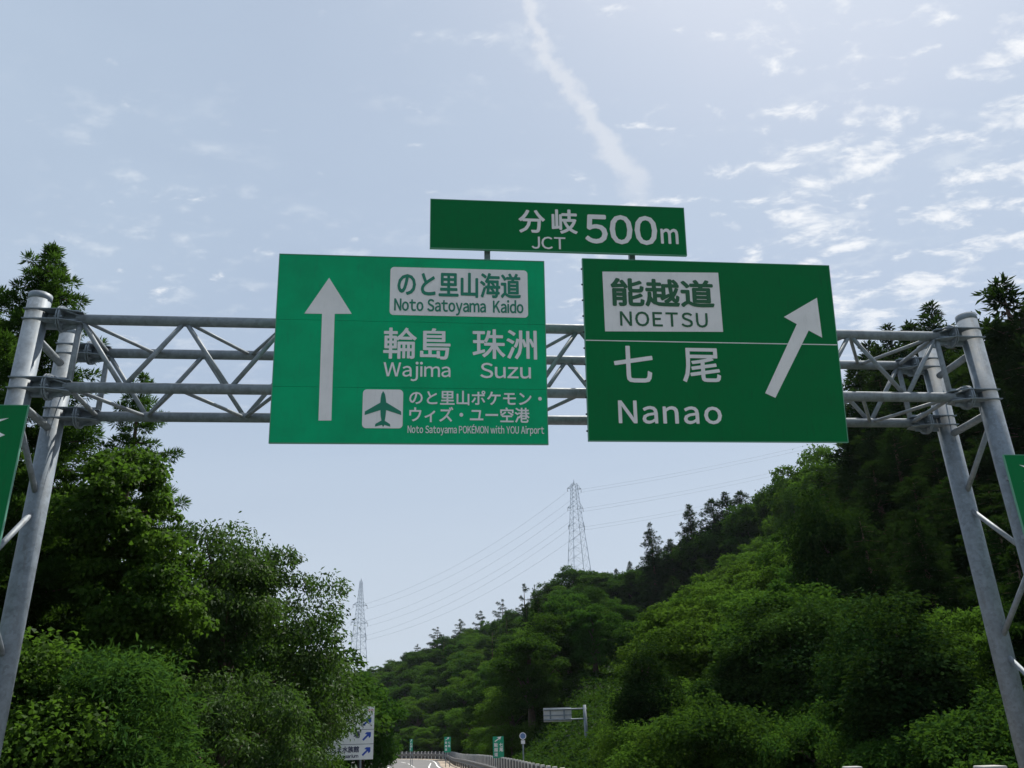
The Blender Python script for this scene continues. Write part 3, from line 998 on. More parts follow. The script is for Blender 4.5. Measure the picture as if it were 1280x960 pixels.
for yy in (0.135, 0.42, 0.70):
    poly_part(root, 'arrow', [(-0.28 + x * 0.34, bh * yy + 0.02 + y * 0.32) for x, y in ar], M['blue'], 0.001, 0.004)
text(root, 'のとじま水族館', -2.12, -0.56, bh * 0.135, bh * 0.255, 0.004, M['ink'], bold=0.03)
text(root, 'Notojima Aquarium', -2.12, -0.58, bh * 0.02, bh * 0.105, 0.004, M['ink'], bold=0.03)
text(root, '場', -0.80, -0.54, bh * 0.40, bh * 0.535, 0.004, M['ink'], bold=0.03)
text(root, 'め', -0.40, -0.26, bh * 0.895, bh * 0.955, 0.004, M['ink'], bold=0.03)
text(root, 'ぐり', -0.24, -0.04, bh * 0.895, bh * 0.955, 0.004, M['red'], bold=0.03)


# ------------------------------------------------------------------ power line
def pylon(base, top_z, wb, wt, arms, arm_az, label):
    root = empty('power_pylon', base); tag(root, label, 'pylon', 'power pylons')
    Ht = top_z - base.z
    zt_ = Ht * 0.97

    def hw(z):
        k = z / Ht
        return wb / 2 * (1 - k) + wt / 2 * k if k < 0.55 else (lambda q: (wb * 0.45 + wt * 0.55) / 2 * (1 - q) ** 1.15 + wt / 2 * (1 - (1 - q) ** 1.15))((k - 0.55) / 0.45)
    zz = [0]; s = Ht * 0.11
    while zz[-1] < zt_ - 1:
        zz.append(min(zt_, zz[-1] + max(2.0, hw(zz[-1]) * 1.25)))
    a0 = R(arm_az)
    rot = Matrix.Rotation(a0, 4, 'Z')
    cn = [(1, 1), (-1, 1), (-1, -1), (1, -1)]
    for sx, sy in cn:
        MB().tube([rot @ Vector((sx * hw(z), sy * hw(z), z)) for z in zz], [0.14 if z < Ht * 0.6 else 0.11 for z in zz], 6).build('leg', M['pylon'], root)
    lt = MB()
    for i, (za, zb) in enumerate(zip(zz, zz[1:])):
        ha, hb = hw(za), hw(zb)
        for k in range(4):
            (ax, ay), (bx, by) = cn[k], cn[(k + 1) % 4]
            P = lambda c, h, z: rot @ Vector((c[0] * h, c[1] * h, z))
            lt.tube([P((ax, ay), ha, za), P((bx, by), hb, zb)], 0.05, 4)
            lt.tube([P((bx, by), ha, za), P((ax, ay), hb, zb)], 0.05, 4)
            lt.tube([P((ax, ay), hb, zb), P((bx, by), hb, zb)], 0.05, 4)
    lt.build('lattice', M['pylon'], root)
    MB().tube([(0, 0, zt_ - 0.5), (0, 0, Ht)], [0.3, 0.12], 6).build('tip', M['pylon'], root)
    ends = []
    for fr, L in arms:
        z = Ht * fr
        for sg in (-1, 1):
            h = hw(z)
            ar = MB()
            e = rot @ Vector((sg * L, 0, z))
            for sy in (-1, 1):
                ar.tube([rot @ Vector((sg * h, sy * h, z)), e], 0.09, 5)
                ar.tube([rot @ Vector((sg * h, sy * h, z + 1.8)), e], 0.09, 5)
            for q in (0.35, 0.65):
                ar.tube([(rot @ Vector((sg * h, h, z))).lerp(e, q), (rot @ Vector((sg * h, h, z + 1.8))).lerp(e, q)], 0.06, 4)
            a_ = ar.build('crossarm', M['pylon'], root)
            ins = MB().tube([e, e + Vector((0, 0, -1.6))], 0.13, 6)
            ins.build('insulator', M['insul'], a_)
            ends.append(base + e + Vector((0, 0, -1.6)))
    return ends


d1 = 400.0
pt1 = at(711, 599, d1); b1 = Vector((pt1.x + 2.4, pt1.y, gz(pt1.x, pt1.y)))
arms1 = [(0.90, 2.8), (0.80, 3.2), (0.705, 3.4)]
e1 = pylon(b1, pt1.z, 13.0, 2.2, [(1 - 0.062, 3.6), (1 - 0.185, 4.0), (1 - 0.30, 4.2)], 18, 'tall lattice pylon standing behind the hill between the two big signs')
d2 = 480.0
pt2 = at(453, 722, d2); b2 = Vector((pt2.x - 0.6, pt2.y, gz(pt2.x, pt2.y)))
e2 = pylon(b2, pt2.z, 8.6, 0.9, [(0.735, 4.4), (0.57, 5.2), (0.44, 4.6)], 40, 'smaller lattice pylon low in the sky beside the leafy left tree')


def wire(a, b, sag, label, rad=0.035):
    pts = [a.lerp(b, t) - Vector((0, 0, sag * 4 * t * (1 - t))) for t in np.linspace(0, 1, 40)]
    tag(MB().tube(pts, rad, 5, caps=False).build('power_line', M['wire']), label, 'power line', 'wires strung between and beyond the pylons')


ordr = ['top left', 'top right', 'middle left', 'middle right', 'lowest left', 'lowest right']
for a, b, nm_ in zip(e1, e2, ordr):
    wire(a, b, 7.0, f'thin wire sagging between the two pylons, from the {nm_} arm')
far_t = at(1330, 470, 430)
for i, (a, nm_) in enumerate(zip(e1, ordr)):
    b = far_t + Vector((3.5 * (1 if i % 2 else -1), 0, -8.5 * (i // 2)))
    wire(a, b, 5.0, f'thin wire rising right from the {nm_} arm of the taller pylon')
far_l = at(330, 800, 900)
for i, (a, nm_) in enumerate(zip(e2, ordr)):
    b = far_l + Vector((4 * (1 if i % 2 else -1), 0, -8.0 * (i // 2)))
    wire(a, b, 12.0, f'thin wire running left from the {nm_} arm of the smaller pylon')

# ------------------------------------------------------------------ foliage
rng = np.random.default_rng(11)


def unit(a):
    return a / np.maximum(np.linalg.norm(a, axis=-1, keepdims=True), 1e-9)


def leaves(P, D, N, L, Wd, fold=0.25, droop=0.0):
    """kite leaf per row: P base, D axis, N upper side; L, Wd per leaf"""
    D = unit(D); S = unit(np.cross(D, N)); Nn = np.cross(S, D)
    L = L[:, None]; Wd = Wd[:, None]
    mid = P + D * L * 0.45
    tip = P + D * L - Nn * L * droop
    v = np.stack([P, mid + S * Wd * 0.5 + Nn * Wd * fold, tip, mid - S * Wd * 0.5 + Nn * Wd * fold], 1)
    n = len(P)
    f = np.arange(n * 4).reshape(n, 4)
    return v.reshape(-1, 3), f


def clump_leaves(C, rad, per, size, aspect, up_bias=0.5, squash=0.7, droop=0.25, hang=0.0, rg=rng):
    """C (K,3) clump centres, rad (K,) radii; leaves set on the shells of the clumps"""
    K = len(C)
    per_k = np.maximum(3, (per * (rad / rad.mean()) ** 2).astype(int))
    ix = np.repeat(np.arange(K), per_k)
    n = len(ix)
    d = unit(rg.normal(size=(n, 3)))
    d[:, 2] = np.where(d[:, 2] < -0.25, d[:, 2] * rg.uniform(-0.6, 1, n), d[:, 2])
    d = unit(d)
    rr = rad[ix] * rg.uniform(0.25, 1.0, n) ** 0.5 * rg.uniform(0.85, 1.18, n)
    rr = rr * np.where(rg.random(n) < 0.14, rg.uniform(1.0, 1.5, n), 1.0)
    st = rg.uniform(0.65, 1.45, (K, 3)); st[:, 2] = rg.uniform(0.75, 1.2, K)
    P = C[ix] + d * rr[:, None] * np.array([1, 1, squash]) * st[ix]
    N = unit(d * (1 - up_bias) + np.array([0, 0, 1.0]) * up_bias + rg.normal(size=(n, 3)) * 0.55)
    D = unit(d * np.array([1, 1, 0.4]) + rg.normal(size=(n, 3)) * 0.7 + np.array([0, 0, -droop - hang]))
    s = size * rg.uniform(0.6, 1.3, n)
    v, f = leaves(P, D, N, s, s * aspect, droop=0.15)
    var = np.clip(0.45 * rg.random(K)[ix] + 0.55 * rg.random(n), 0, 1)
    return v, f, var


def limbs(base_h, tips, r0, seed, nl=14, trunk_top=None, lean=(0, 0)):
    rd = random.Random(seed)
    mb = MB()
    th = trunk_top
    pts = [(lean[0] * t + 0.08 * math.sin(7 * t + seed), lean[1] * t + 0.08 * math.cos(5 * t + seed), th * t - 0.3 * (t == 0)) for t in (0, .2, .4, .6, .8, 1)]
    mb.tube(pts, [r0 * (1.25 - 0.95 * t) for t in (0, .2, .4, .6, .8, 1)], 9)
    tl = list(tips); rd.shuffle(tl)
    for tp in tl[:nl]:
        tp = Vector(tp)
        t = min(0.95, max(0.3, (tp.z / max(th, 0.1)) * rd.uniform(0.45, 0.75)))
        s = Vector((lean[0] * t, lean[1] * t, th * t))
        mid = s.lerp(tp, 0.5) + Vector((rd.uniform(-.2, .2), rd.uniform(-.2, .2), 0.12 * (tp - s).length))
        mb.tube([s, mid, tp], [r0 * 0.38, r0 * 0.22, r0 * 0.06], 6, caps=False)
    return mb


def broadleaf(seed, hgt, rx, ry, nclump, per, size, mt, aspect=0.55, cl=0.26, low=0.18, sq=0.7, hang=0.0, top_flat=1.0, up_bias=0.5):
    """crown + trunk meshes of one broadleaf tree about hgt tall"""
    rg = np.random.default_rng(seed)
    cz = hgt * (0.5 + low * 0.5); rz = hgt * (0.5 - low * 0.5)
    d = unit(rg.normal(size=(nclump * 3, 3)))
    d = d[d[:, 2] > -0.75][:nclump]
    k = len(d)
    fr = rg.uniform(0.45, 1.0, k) ** 0.6
    lob = 1 + 0.22 * np.sin(3 * np.arctan2(d[:, 1], d[:, 0]) + seed) + 0.15 * np.sin(5 * d[:, 2] + seed * 2)
    R_ = (rx + ry + rz) / 3
    rad = cl * R_ * rg.uniform(0.65, 1.35, k)
    C = d * (fr * lob)[:, None] * np.array([rx, ry, rz * top_flat]) * 0.86
    C[:, 2] += cz
    v, f, var = clump_leaves(C, rad, per, size, aspect, squash=sq, hang=hang, rg=rg, up_bias=up_bias)
    cr = np_mesh('crown', v, f, mt, var=var)
    tr = limbs(0, C, 0.028 * hgt + 0.05, seed, trunk_top=hgt * 0.75)
    me = bpy.data.meshes.new('trunk'); me.from_pydata(tr.v, [], tr.f); me.polygons.foreach_set('use_smooth', tr.sm); me.materials.append(M['bark']); me.update()
    return cr, me


def conifer(seed, hgt, rb, mt, nlev=26, per=46, size=0.32, aspect=0.22, low=0.12, tuft=0.42, gap=0.15, droop=0.25, pw=0.8, perlev=9, wob=0.25, top=0.12):
    """cedar: whorls of drooping branches carrying rounded tufts of needles"""
    rg = np.random.default_rng(seed)
    C, rad, tips = [], [], []
    for i in range(nlev):
        t = i / (nlev - 1)
        z = hgt * (low + (1 - low) * t)
        r = rb * ((1 - t) ** pw * (1 - top) + top * (1 - t) + 0.02) * (1 + wob * math.sin(i * 2.4 + seed))
        nb = max(2, int(round(perlev * (0.35 + 0.65 * (1 - t)))))
        a0 = rg.uniform(0, 6.28)
        for k in range(nb):
            if rg.random() < gap: continue
            a = a0 + 6.283 * k / nb + rg.uniform(-0.3, 0.3)
            L = r * rg.uniform(0.6, 1.15)
            for q in np.linspace(0.35, 1.0, max(1, int(L / (tuft * 1.0)) + 1)):
                dz = -droop * L * q + 0.22 * L * q * q + rg.uniform(-0.12, 0.12)
                C.append((math.cos(a) * L * q, math.sin(a) * L * q, z + dz)); rad.append(tuft * rg.uniform(0.6, 1.2) * (1.0 - 0.35 * t))
            tips.append((math.cos(a) * L, math.sin(a) * L, z + (-droop + 0.22) * L, z + 0.1 * L))
    C.append((0, 0, hgt * 0.99)); rad.append(tuft * 0.4)
    C = np.array(C); rad = np.array(rad)
    K = len(C)
    per_k = np.maximum(4, (per * (rad / tuft) ** 2).astype(int)); ix = np.repeat(np.arange(K), per_k); n = len(ix)
    d = unit(rg.normal(size=(n, 3)) + np.array([0, 0, 0.35]))
    P = C[ix] + d * (rad[ix] * rg.uniform(0.15, 0.8, n))[:, None] * np.array([1, 1, 0.75])
    outw = C[ix].copy(); outw[:, 2] = 0; outw = unit(outw + 1e-4)
    D = unit(d + outw * 0.5 + np.array([0, 0, 0.25]) + rg.normal(size=(n, 3)) * 0.25)
    N = unit(d * 0.5 + np.array([0, 0, 0.8]) + rg.normal(size=(n, 3)) * 0.5)
    s = size * rg.uniform(0.6, 1.35, n)
    v, f = leaves(P, D, N, s, s * aspect, droop=0.05)
    var = np.clip(0.5 * rg.random(K)[ix] + 0.5 * rg.random(n), 0, 1)
    cr = np_mesh('crown', v, f, mt, var=var)
    mb = MB()
    mb.tube([(0, 0, -0.4), (0, 0, hgt * 0.4), (0.05, 0, hgt * 0.8), (0, 0, hgt * 0.985)], [0.018 * hgt + 0.05, 0.013 * hgt + 0.03, 0.006 * hgt + 0.01, 0.012], 9)
    for x, y, z, zs_ in tips[::2]:
        mb.tube([(0, 0, zs_), (x * 0.5, y * 0.5, (z + zs_) / 2), (x, y, z)], [0.035, 0.025, 0.01], 5, caps=False)
    me = bpy.data.meshes.new('trunk'); me.from_pydata(mb.v, [], mb.f); me.polygons.foreach_set('use_smooth', mb.sm); me.materials.append(M['bark2']); me.update()
    return cr, me


def plant(kind, meshes, loc, rot, scale, label, cat, group=None):
    root = empty(kind, loc)
    root.rotation_euler = (0, 0, rot); root.scale = scale
    tag(root, label, cat, group)
    obj('crown', meshes[0], root); obj('trunk', meshes[1], root)
    return root


# prototypes for the hill (about 8-15 m trees seen from 30-300 m)
BRO = [broadleaf(100 + i, 9.0, 3.5, 3.5, 80, 300, 0.25, M['leaf_broad'], low=0.12, cl=0.22) for i in range(5)]
BRI = [broadleaf(120 + i, 8.0, 4.0, 4.0, 72, 300, 0.25, M['leaf_bright'], low=0.1, sq=0.58, up_bias=0.55, cl=0.22) for i in range(5)]
DRA = [broadleaf(140 + i, 10.0, 1.9, 1.9, 70, 380, 0.17, M['leaf_draped'], low=0.0, sq=1.2, hang=0.7, up_bias=0.35, cl=0.22) for i in range(4)]
DRK = [broadleaf(150 + i, 10.0, 1.35, 1.35, 80, 330, 0.17, M['leaf_dark'], low=0.0, sq=1.3, hang=0.8, up_bias=0.3, cl=0.26) for i in range(4)]
CED = [conifer(160 + i, 15.0, 2.9, M['leaf_cedar'], nlev=38, per=80, size=0.30, aspect=0.28, tuft=0.52, gap=0.10, low=0.04, pw=0.52, wob=0.2) for i in range(5)]
PIN = [conifer(180 + i, 12.0, 3.4, M['leaf_cedar'], nlev=11, per=110, size=0.30, aspect=0.28, tuft=0.58, gap=0.25, droop=0.08, low=0.25, pw=0.6, wob=0.35, perlev=8) for i in range(3)]
SHR = [broadleaf(200 + i, 3.2, 2.2, 2.2, 50, 260, 0.13, M['leaf_bright'], low=-0.1, cl=0.3) for i in range(3)]
SHD = [broadleaf(210 + i, 3.0, 2.0, 2.0, 50, 260, 0.12, M['leaf_broad'], low=-0.1, cl=0.3) for i in range(3)]

GH = {'dark': 'dark vine draped columns beside the tall cedars', 'pine': 'conifers with open layered crowns on the hill', 'cedar': 'dark cedars crowded on the right hillside', 'broad': 'rounded broadleaf trees covering the right hillside',
      'bright': 'bright green broadleaf trees on the hill slope', 'draped': 'vine draped trees on the steep slope', 'shrub': 'leafy shrubs along the foot of the slope'}
LB = {'dark': 'dark narrow column of trailing leaves in the shaded slope wood', 'pine': 'dark conifer with open layered crown near the far ridge', 'cedar': 'dark narrow cedar crowded among others on the right hillside',
      'broad': 'rounded dark green broadleaf tree among others on the right hillside', 'bright': 'bright yellow-green broadleaf tree on the open hill slope',
      'draped': 'tall column of trailing vine leaves over a slope tree', 'shrub': 'low leafy shrub at the foot of the wooded slope'}
PR = {'pine': PIN, 'cedar': CED, 'broad': BRO, 'bright': BRI, 'draped': DRA, 'dark': DRK, 'shrub': SHR}
NAME = {'dark': 'vine_draped_tree', 'pine': 'pine_tree', 'cedar': 'cedar_tree', 'broad': 'broadleaf_tree', 'bright': 'broadleaf_tree', 'draped': 'vine_draped_tree', 'shrub': 'shrub'}
CATG = {'dark': 'tree', 'pine': 'tree', 'cedar': 'tree', 'broad': 'tree', 'bright': 'tree', 'draped': 'tree', 'shrub': 'shrub'}
PH = {'dark': 10.0, 'pine': 12.0, 'cedar': 15.0, 'broad': 9.0, 'bright': 8.0, 'draped': 10.0, 'shrub': 3.2}
rd = random.Random(5)


def hill_tree(kind, x, y, h, wid=1.0, label=None, group='auto', proto=None):
    k = rd.randrange(len(PR[kind])) if proto is None else proto
    s = h / PH[kind]
    g = gz(x, y)
    return plant(NAME[kind], PR[kind][k], (x, y, g - 0.15), rd.uniform(0, 6.28), (s * wid, s * wid, s), label or LB[kind], CATG[kind], GH[kind] if group == 'auto' else group)


# skyline trees set one by one: kind, crown-top pixel, distance, height, width factor, label
SKY = [
    ('pine', 522, 806, 268, 8.5, 1.0, 'small dark conifer at the low left end of the far ridge'),
    ('pine', 547, 785, 262, 11, 1.25, 'layered dark conifer on the far ridge, left of the tufted pair'),
    ('pine', 575, 775, 250, 10.5, 1.2, 'layered conifer standing between two taller ones on the far ridge'),
    ('pine', 601, 765, 240, 10.5, 1.2, 'dark tufted conifer alone against the sky on the far ridge'),
    ('pine', 628, 751, 228, 11.5, 1.25, 'broad layered conifer halfway along the far ridge'),
    ('pine', 655, 732, 212, 13, 1.2, 'tallest layered conifer on the far ridge, left of the pylon'),
    ('pine', 668, 733, 214, 9, 0.7, 'slim pale topped conifer close beside the tallest ridge conifer'),
    ('broad', 716, 706, 182, 10, 1.3, 'rounded broadleaf tree hiding the foot of the tall pylon'),
    ('broad', 742, 712, 178, 9, 1.2, 'rounded tree on the ridge just right of the tall pylon'),
    ('broad', 690, 722, 195, 10, 1.2, 'rounded tree on the ridge just left of the tall pylon'),
    ('cedar', 770, 712, 170, 10, 0.9, 'short dark cedar in the dip of the ridge right of the pylon'),
    ('cedar', 787, 703, 168, 10, 0.9, 'dark pointed cedar just left of the thin spire cedar'),
    ('cedar', 812, 656, 150, 17, 1.05, 'thin spire shaped cedar rising above the ridge'),
    ('cedar', 838, 676, 150, 14, 1.54, 'dark cedar between the thin spire and the twin tall cedars'),
    ('cedar', 861, 634, 150, 18, 1.33, 'left of the twin tall cedars on the skyline'),
    ('cedar', 889, 626, 148, 18, 1.40, 'right of the twin tall cedars on the skyline'),
    ('cedar', 906, 618, 148, 18, 1.40, 'tall cedar merging right of the twin cedars'),
    ('cedar', 925, 616, 145, 17, 1.40, 'dark cedar below the right corner of the dark sign'),
    ('broad', 960, 604, 142, 11, 1.2, 'dark rounded tree on the skyline below the dark sign'),
    ('broad', 985, 592, 138, 11, 1.2, 'rounded skyline tree with a bright left side'),
    ('bright', 1012, 578, 120, 10, 1.2, 'bright crowned tree on the skyline below the arrow sign'),
    ('bright', 1040, 566, 112, 10, 1.2, 'bright crowned tree touching the dark cedars on the skyline'),
    ('broad', 1050, 590, 104, 10, 1.2, 'dark rounded tree against the tall cedar stand'),
    ('cedar', 1084, 432, 84, 22, 1.3, 'leftmost tall cedar of the stand behind the right gantry posts'),
    ('cedar', 1110, 412, 82, 22, 1.2, 'tall cedar whose top shows between the truss tubes'),
    ('cedar', 1136, 408, 80, 22, 1.2, 'tall cedar rising left of the rear gantry post'),
    ('cedar', 1163, 386, 78, 23, 1.3, 'highest cedar directly above the rear gantry post'),
    ('cedar', 1186, 415, 80, 21, 1.3, 'cedar between the two right gantry posts'),
    ('cedar', 1250, 356, 58, 21, 1.6, 'great dark cedar behind the right front post, largest on that side'),
    ('cedar', 1300, 372, 56, 20, 1.6, 'dark cedar at the right edge of the photo'),
    ('cedar', 1225, 440, 62, 19, 1.4, 'shorter dark cedar tucked behind the right front post'),
]
for i, (px, py, d, h) in enumerate(((1072, 520, 80, 19), (1098, 470, 70, 19), (1125, 480, 66, 18), (1150, 500, 62, 18), (1178, 470, 64, 19), (1205, 500, 58, 18), (1240, 480, 52, 17),
                                    (1275, 430, 54, 19), (1320, 450, 50, 18), (1090, 580, 58, 16), (1140, 600, 52, 15), (1190, 600, 48, 15), (1235, 610, 46, 15), (1285, 600, 44, 15), (1065, 600, 72, 16), (1115, 540, 60, 17), (1165, 560, 56, 16), (1215, 570, 50, 15))):
    SKY.append(('cedar', px, py, d, h, 1.15, None))

for px, py, d, h in ((1070, 462, 78, 20), (1097, 440, 76, 20), (1123, 438, 74, 20), (1150, 428, 74, 21), (1176, 432, 72, 20), (1205, 450, 68, 19), (1275, 400, 60, 20), (1230, 410, 64, 20)):
    SKY.append(('cedar', px, py, d, h, 1.55, None))


def slope_dist(px, py, h):
    """distance at which a tree h tall, standing on the slope in this direction, has its top in this line of sight"""
    best = None
    for d in np.arange(20, 260, 1.0):
        p = at(px, py, float(d))
        e = abs(p.z - gz(p.x, p.y) - h)
        if best is None or e < best[0]: best = (e, float(d))
    return best[1]


for kind, px, py, h in (('dark', 690, 792, 9), ('dark', 712, 772, 10), ('dark', 736, 742, 11), ('cedar', 752, 734, 11), ('dark', 768, 748, 11), ('cedar', 786, 738, 12), ('dark', 800, 752, 11), ('cedar', 816, 736, 13),
                        ('dark', 826, 764, 11), ('dark', 745, 800, 9), ('dark', 778, 806, 9), ('dark', 808, 812, 9), ('draped', 842, 772, 10), ('draped', 862, 742, 10), ('dark', 878, 790, 10), ('draped', 898, 764, 10),
                        ('draped', 930, 735, 11), ('dark', 948, 770, 11), ('dark', 962, 690, 13), ('draped', 985, 752, 11), ('dark', 1000, 668, 14), ('dark', 1028, 716, 13), ('dark', 1012, 770, 10), ('dark', 1046, 622, 15),
                        ('dark', 1062, 690, 13), ('dark', 1078, 640, 14), ('dark', 1092, 700, 12), ('dark', 1110, 640, 14), ('dark', 1128, 690, 12), ('dark', 1150, 630, 14), ('dark', 1166, 670, 13), ('dark', 1196, 640, 13),
                        ('dark', 1215, 700, 11), ('dark', 1260, 660, 12), ('dark', 1300, 640, 12), ('cedar', 1060, 560, 17), ('dark', 1105, 590, 15), ('dark', 1075, 760, 10), ('dark', 1120, 755, 10), ('draped', 915, 810, 8), ('dark', 1180, 735, 10)):
    SKY.append((kind, px, py, slope_dist(px, py, h), h, 1.0, None))
for px, py, d, h in ((500, 818, 275, 8), (534, 800, 262, 9), (560, 786, 256, 10), (588, 776, 246, 10), (614, 766, 236, 10), (641, 750, 224, 10), (680, 734, 205, 9), (512, 815, 270, 8)):
    SKY.append(('broad', px, py + 9, d, h, 1.3, None))
for px, py, d, h, wd in ((750, 716, 174, 10, 1.4), (772, 716, 172, 10, 1.3), (796, 708, 168, 11, 1.3), (830, 692, 162, 12, 1.2), (850, 680, 158, 13, 1.2), (880, 664, 152, 13, 1.3), (910, 650, 150, 13, 1.3), (940, 628, 144, 13, 1.3)):
    SKY.append(('broad', px, py, d, h, wd, None))
for px, py, d, h, wd in ((752, 726, 176, 10, 1.5), (800, 712, 166, 12, 1.5), (826, 700, 160, 12, 1.5), (850, 682, 158, 13, 1.5), (877, 664, 156, 14, 1.5), (905, 652, 152, 13, 1.5), (938, 632, 148, 13, 1.6), (690, 760, 130, 11, 1.2), (875, 700, 130, 12, 1.3), (840, 722, 125, 12, 1.3)):
    SKY.append(('cedar', px, py, d, h, wd, None))
placed = []
for kind, px, py, d, h, wid, lab in SKY:
    if lab is None and d < 62 and 660 < px < 800: continue
    p = at(px, py, d)
    x, y = p.x, p.y
    g = gz(x, y)
    hh = p.z - g + 0.15
    if hh < 4 or hh > 27: print('odd height', kind, px, py, d, round(hh, 1))
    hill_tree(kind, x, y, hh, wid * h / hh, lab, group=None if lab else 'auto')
    placed.append((x, y, 2.5))


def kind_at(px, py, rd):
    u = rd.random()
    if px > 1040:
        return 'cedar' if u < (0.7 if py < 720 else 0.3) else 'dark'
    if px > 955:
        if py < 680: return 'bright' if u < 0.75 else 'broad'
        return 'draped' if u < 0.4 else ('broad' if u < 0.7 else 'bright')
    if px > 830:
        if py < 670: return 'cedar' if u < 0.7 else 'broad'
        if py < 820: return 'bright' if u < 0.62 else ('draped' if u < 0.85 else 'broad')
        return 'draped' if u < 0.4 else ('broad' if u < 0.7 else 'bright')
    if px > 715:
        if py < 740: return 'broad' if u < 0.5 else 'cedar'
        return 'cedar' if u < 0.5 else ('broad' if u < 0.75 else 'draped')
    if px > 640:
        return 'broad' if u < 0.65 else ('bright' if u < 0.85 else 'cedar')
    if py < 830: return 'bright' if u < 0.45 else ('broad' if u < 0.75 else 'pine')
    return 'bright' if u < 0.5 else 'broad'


tries = 0
count = 0
while count < 240 and tries < 9000:
    tries += 1
    az = R(rd.uniform(-11.5, 31))
    azd = math.degrees(az)
    r0 = float(np.interp(azd, _az, _r0)); r1 = float(np.interp(azd, _az, _r1))
    t = rd.random() ** 0.75
    r = r0 + 1.5 + (r1 - r0 + 6) * t
    x, y = r * math.sin(az), r * math.cos(az)
    g = gz(x, y)
    px, py = proj(x, y, g + 5)
    if px > 1330 or py > 985: continue
    kind = kind_at(px, py, rd)
    h = {'pine': rd.uniform(8, 11), 'cedar': rd.uniform(9, 14), 'broad': rd.uniform(6, 9.5), 'bright': rd.uniform(5, 8.5), 'draped': rd.uniform(8, 13), 'dark': rd.uniform(9, 14)}[kind]
    wid = {'pine': .9, 'cedar': 1.1, 'broad': 1.05, 'bright': 1.1, 'draped': 1.1, 'dark': 1.05}[kind]
    near = 0.5 + 0.5 * min(1, max(0, (r - r0) / 25))      # smaller at the foot of the slope
    h *= near if kind not in ('draped', 'dark') else 0.5 + 0.5 * near
    # keep under the skyline
    sk = np.interp(px, [s_[0] for s_ in SLOPE], [s_[1] for s_ in SLOPE])
    top_py = proj(x, y, g + h)[1]
    if r < 75 and 620 < px < 800 and top_py < 928: continue
    if top_py < sk: continue
    sp = (2.9 if kind != 'cedar' else 2.2) * (0.75 + r / 320)
    if any((x - a) ** 2 + (y - b) ** 2 < (sp + c * 0.25) ** 2 for a, b, c in placed): continue
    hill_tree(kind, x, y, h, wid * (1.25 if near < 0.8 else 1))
    placed.append((x, y, sp)); count += 1
print('hill trees', count, tries)

# shrubs at the foot of the slope
nsh = 0
for i in range(4000):
    if nsh >= 90: break
    az = R(rd.uniform(-4, 31)); azd = math.degrees(az)
    r0 = float(np.interp(azd, _az, _r0))
    r = r0 + rd.uniform(-1.0, 11)
    x, y = r * math.sin(az), r * math.cos(az)
    fd = min((x - p.x) ** 2 + (y - p.y) ** 2 for p in fpath)
    if fd < 9: continue
    if math.hypot(x - 8.1, y - 13.2) < 4: continue
    if any((x - a) ** 2 + (y - b) ** 2 < 1.5 for a, b, c in placed if c == 1.0): continue
    s = rd.uniform(0.55, 1.1)
    px, py = proj(x, y, 1)
    tp = proj(x, y, gz(x, y) + 3.4 * s)[1]; hw = 2.9 * s / r * F
    if r < 56 and abs(px - 716) < hw + 22 and tp < 921: continue
    if r < 72 and abs(px - 653) < hw + 8 and tp < 936: continue
    PR['shrub'] = SHR if rd.random() < (0.7 if px < 960 else 0.3) else SHD
    hill_tree('shrub', x, y, 3.2 * s, rd.uniform(0.9, 1.3))
    placed.append((x, y, 1.0)); nsh += 1

# undergrowth: one leafy carpet over the slope
n = 420000
az = np.radians(rng.uniform(-13, 34, n)); azd = np.degrees(az)
r0 = np.interp(azd, _az, _r0); r1 = np.interp(azd, _az, _r1)
r = r0 - 3 + (r1 - r0 + 12) * rng.random(n) ** 1.15
x, y = r * np.sin(az), r * np.cos(az)
fpn = np.array([(p.x, p.y) for p in smooth_path(FENCE, 2.0)])
dd = np.full(n, 99.0); near_ = np.where(r < r0 + 2)[0]
dd[near_] = np.min((x[near_, None] - fpn[None, :, 0]) ** 2 + (y[near_, None] - fpn[None, :, 1]) ** 2, 1)
keep = dd > 2.2
x, y, r = x[keep], y[keep], r[keep]
n = len(x)
z = ground(x, y)
hum = 0.5 + 0.5 * np.sin(x * 0.9 + 0.7 * np.sin(y * 0.6)) * np.sin(y * 0.8 + 1.1)
P = np.stack([x, y, z + hum * 0.55 * rng.random(n) + rng.uniform(0, 0.25, n)], -1)
D = rng.normal(size=(n, 3)) + np.array([-0.2, -0.4, 0.1])
N = rng.normal(size=(n, 3)) * 0.4 + np.array([0, 0, 1.0])
s = (0.13 + 0.0022 * r) * rng.uniform(0.6, 1.4, n)
v, f = leaves(P, D, N, s, s * 0.6, droop=0.2)
tag(obj('undergrowth', np_mesh('undergrowth', v, f, M['leaf_mass'], var=rng.random(n))), 'dense leafy ground cover spread over the hill slope', 'undergrowth', kind='stuff')

# ------------------------------------------------------------------ left-hand trees
def place_px(meshes, kind, px, py, d, mesh_h, wid, label, cat='tree', rot=0.0, base=None):
    p = at(px, py, d); g = gz(p.x, p.y) if base is None else base
    s = (p.z - g + 0.1) / mesh_h
    return plant(kind, meshes, (p.x, p.y, g - 0.1), rot, (s * wid, s * wid, s), label, cat)


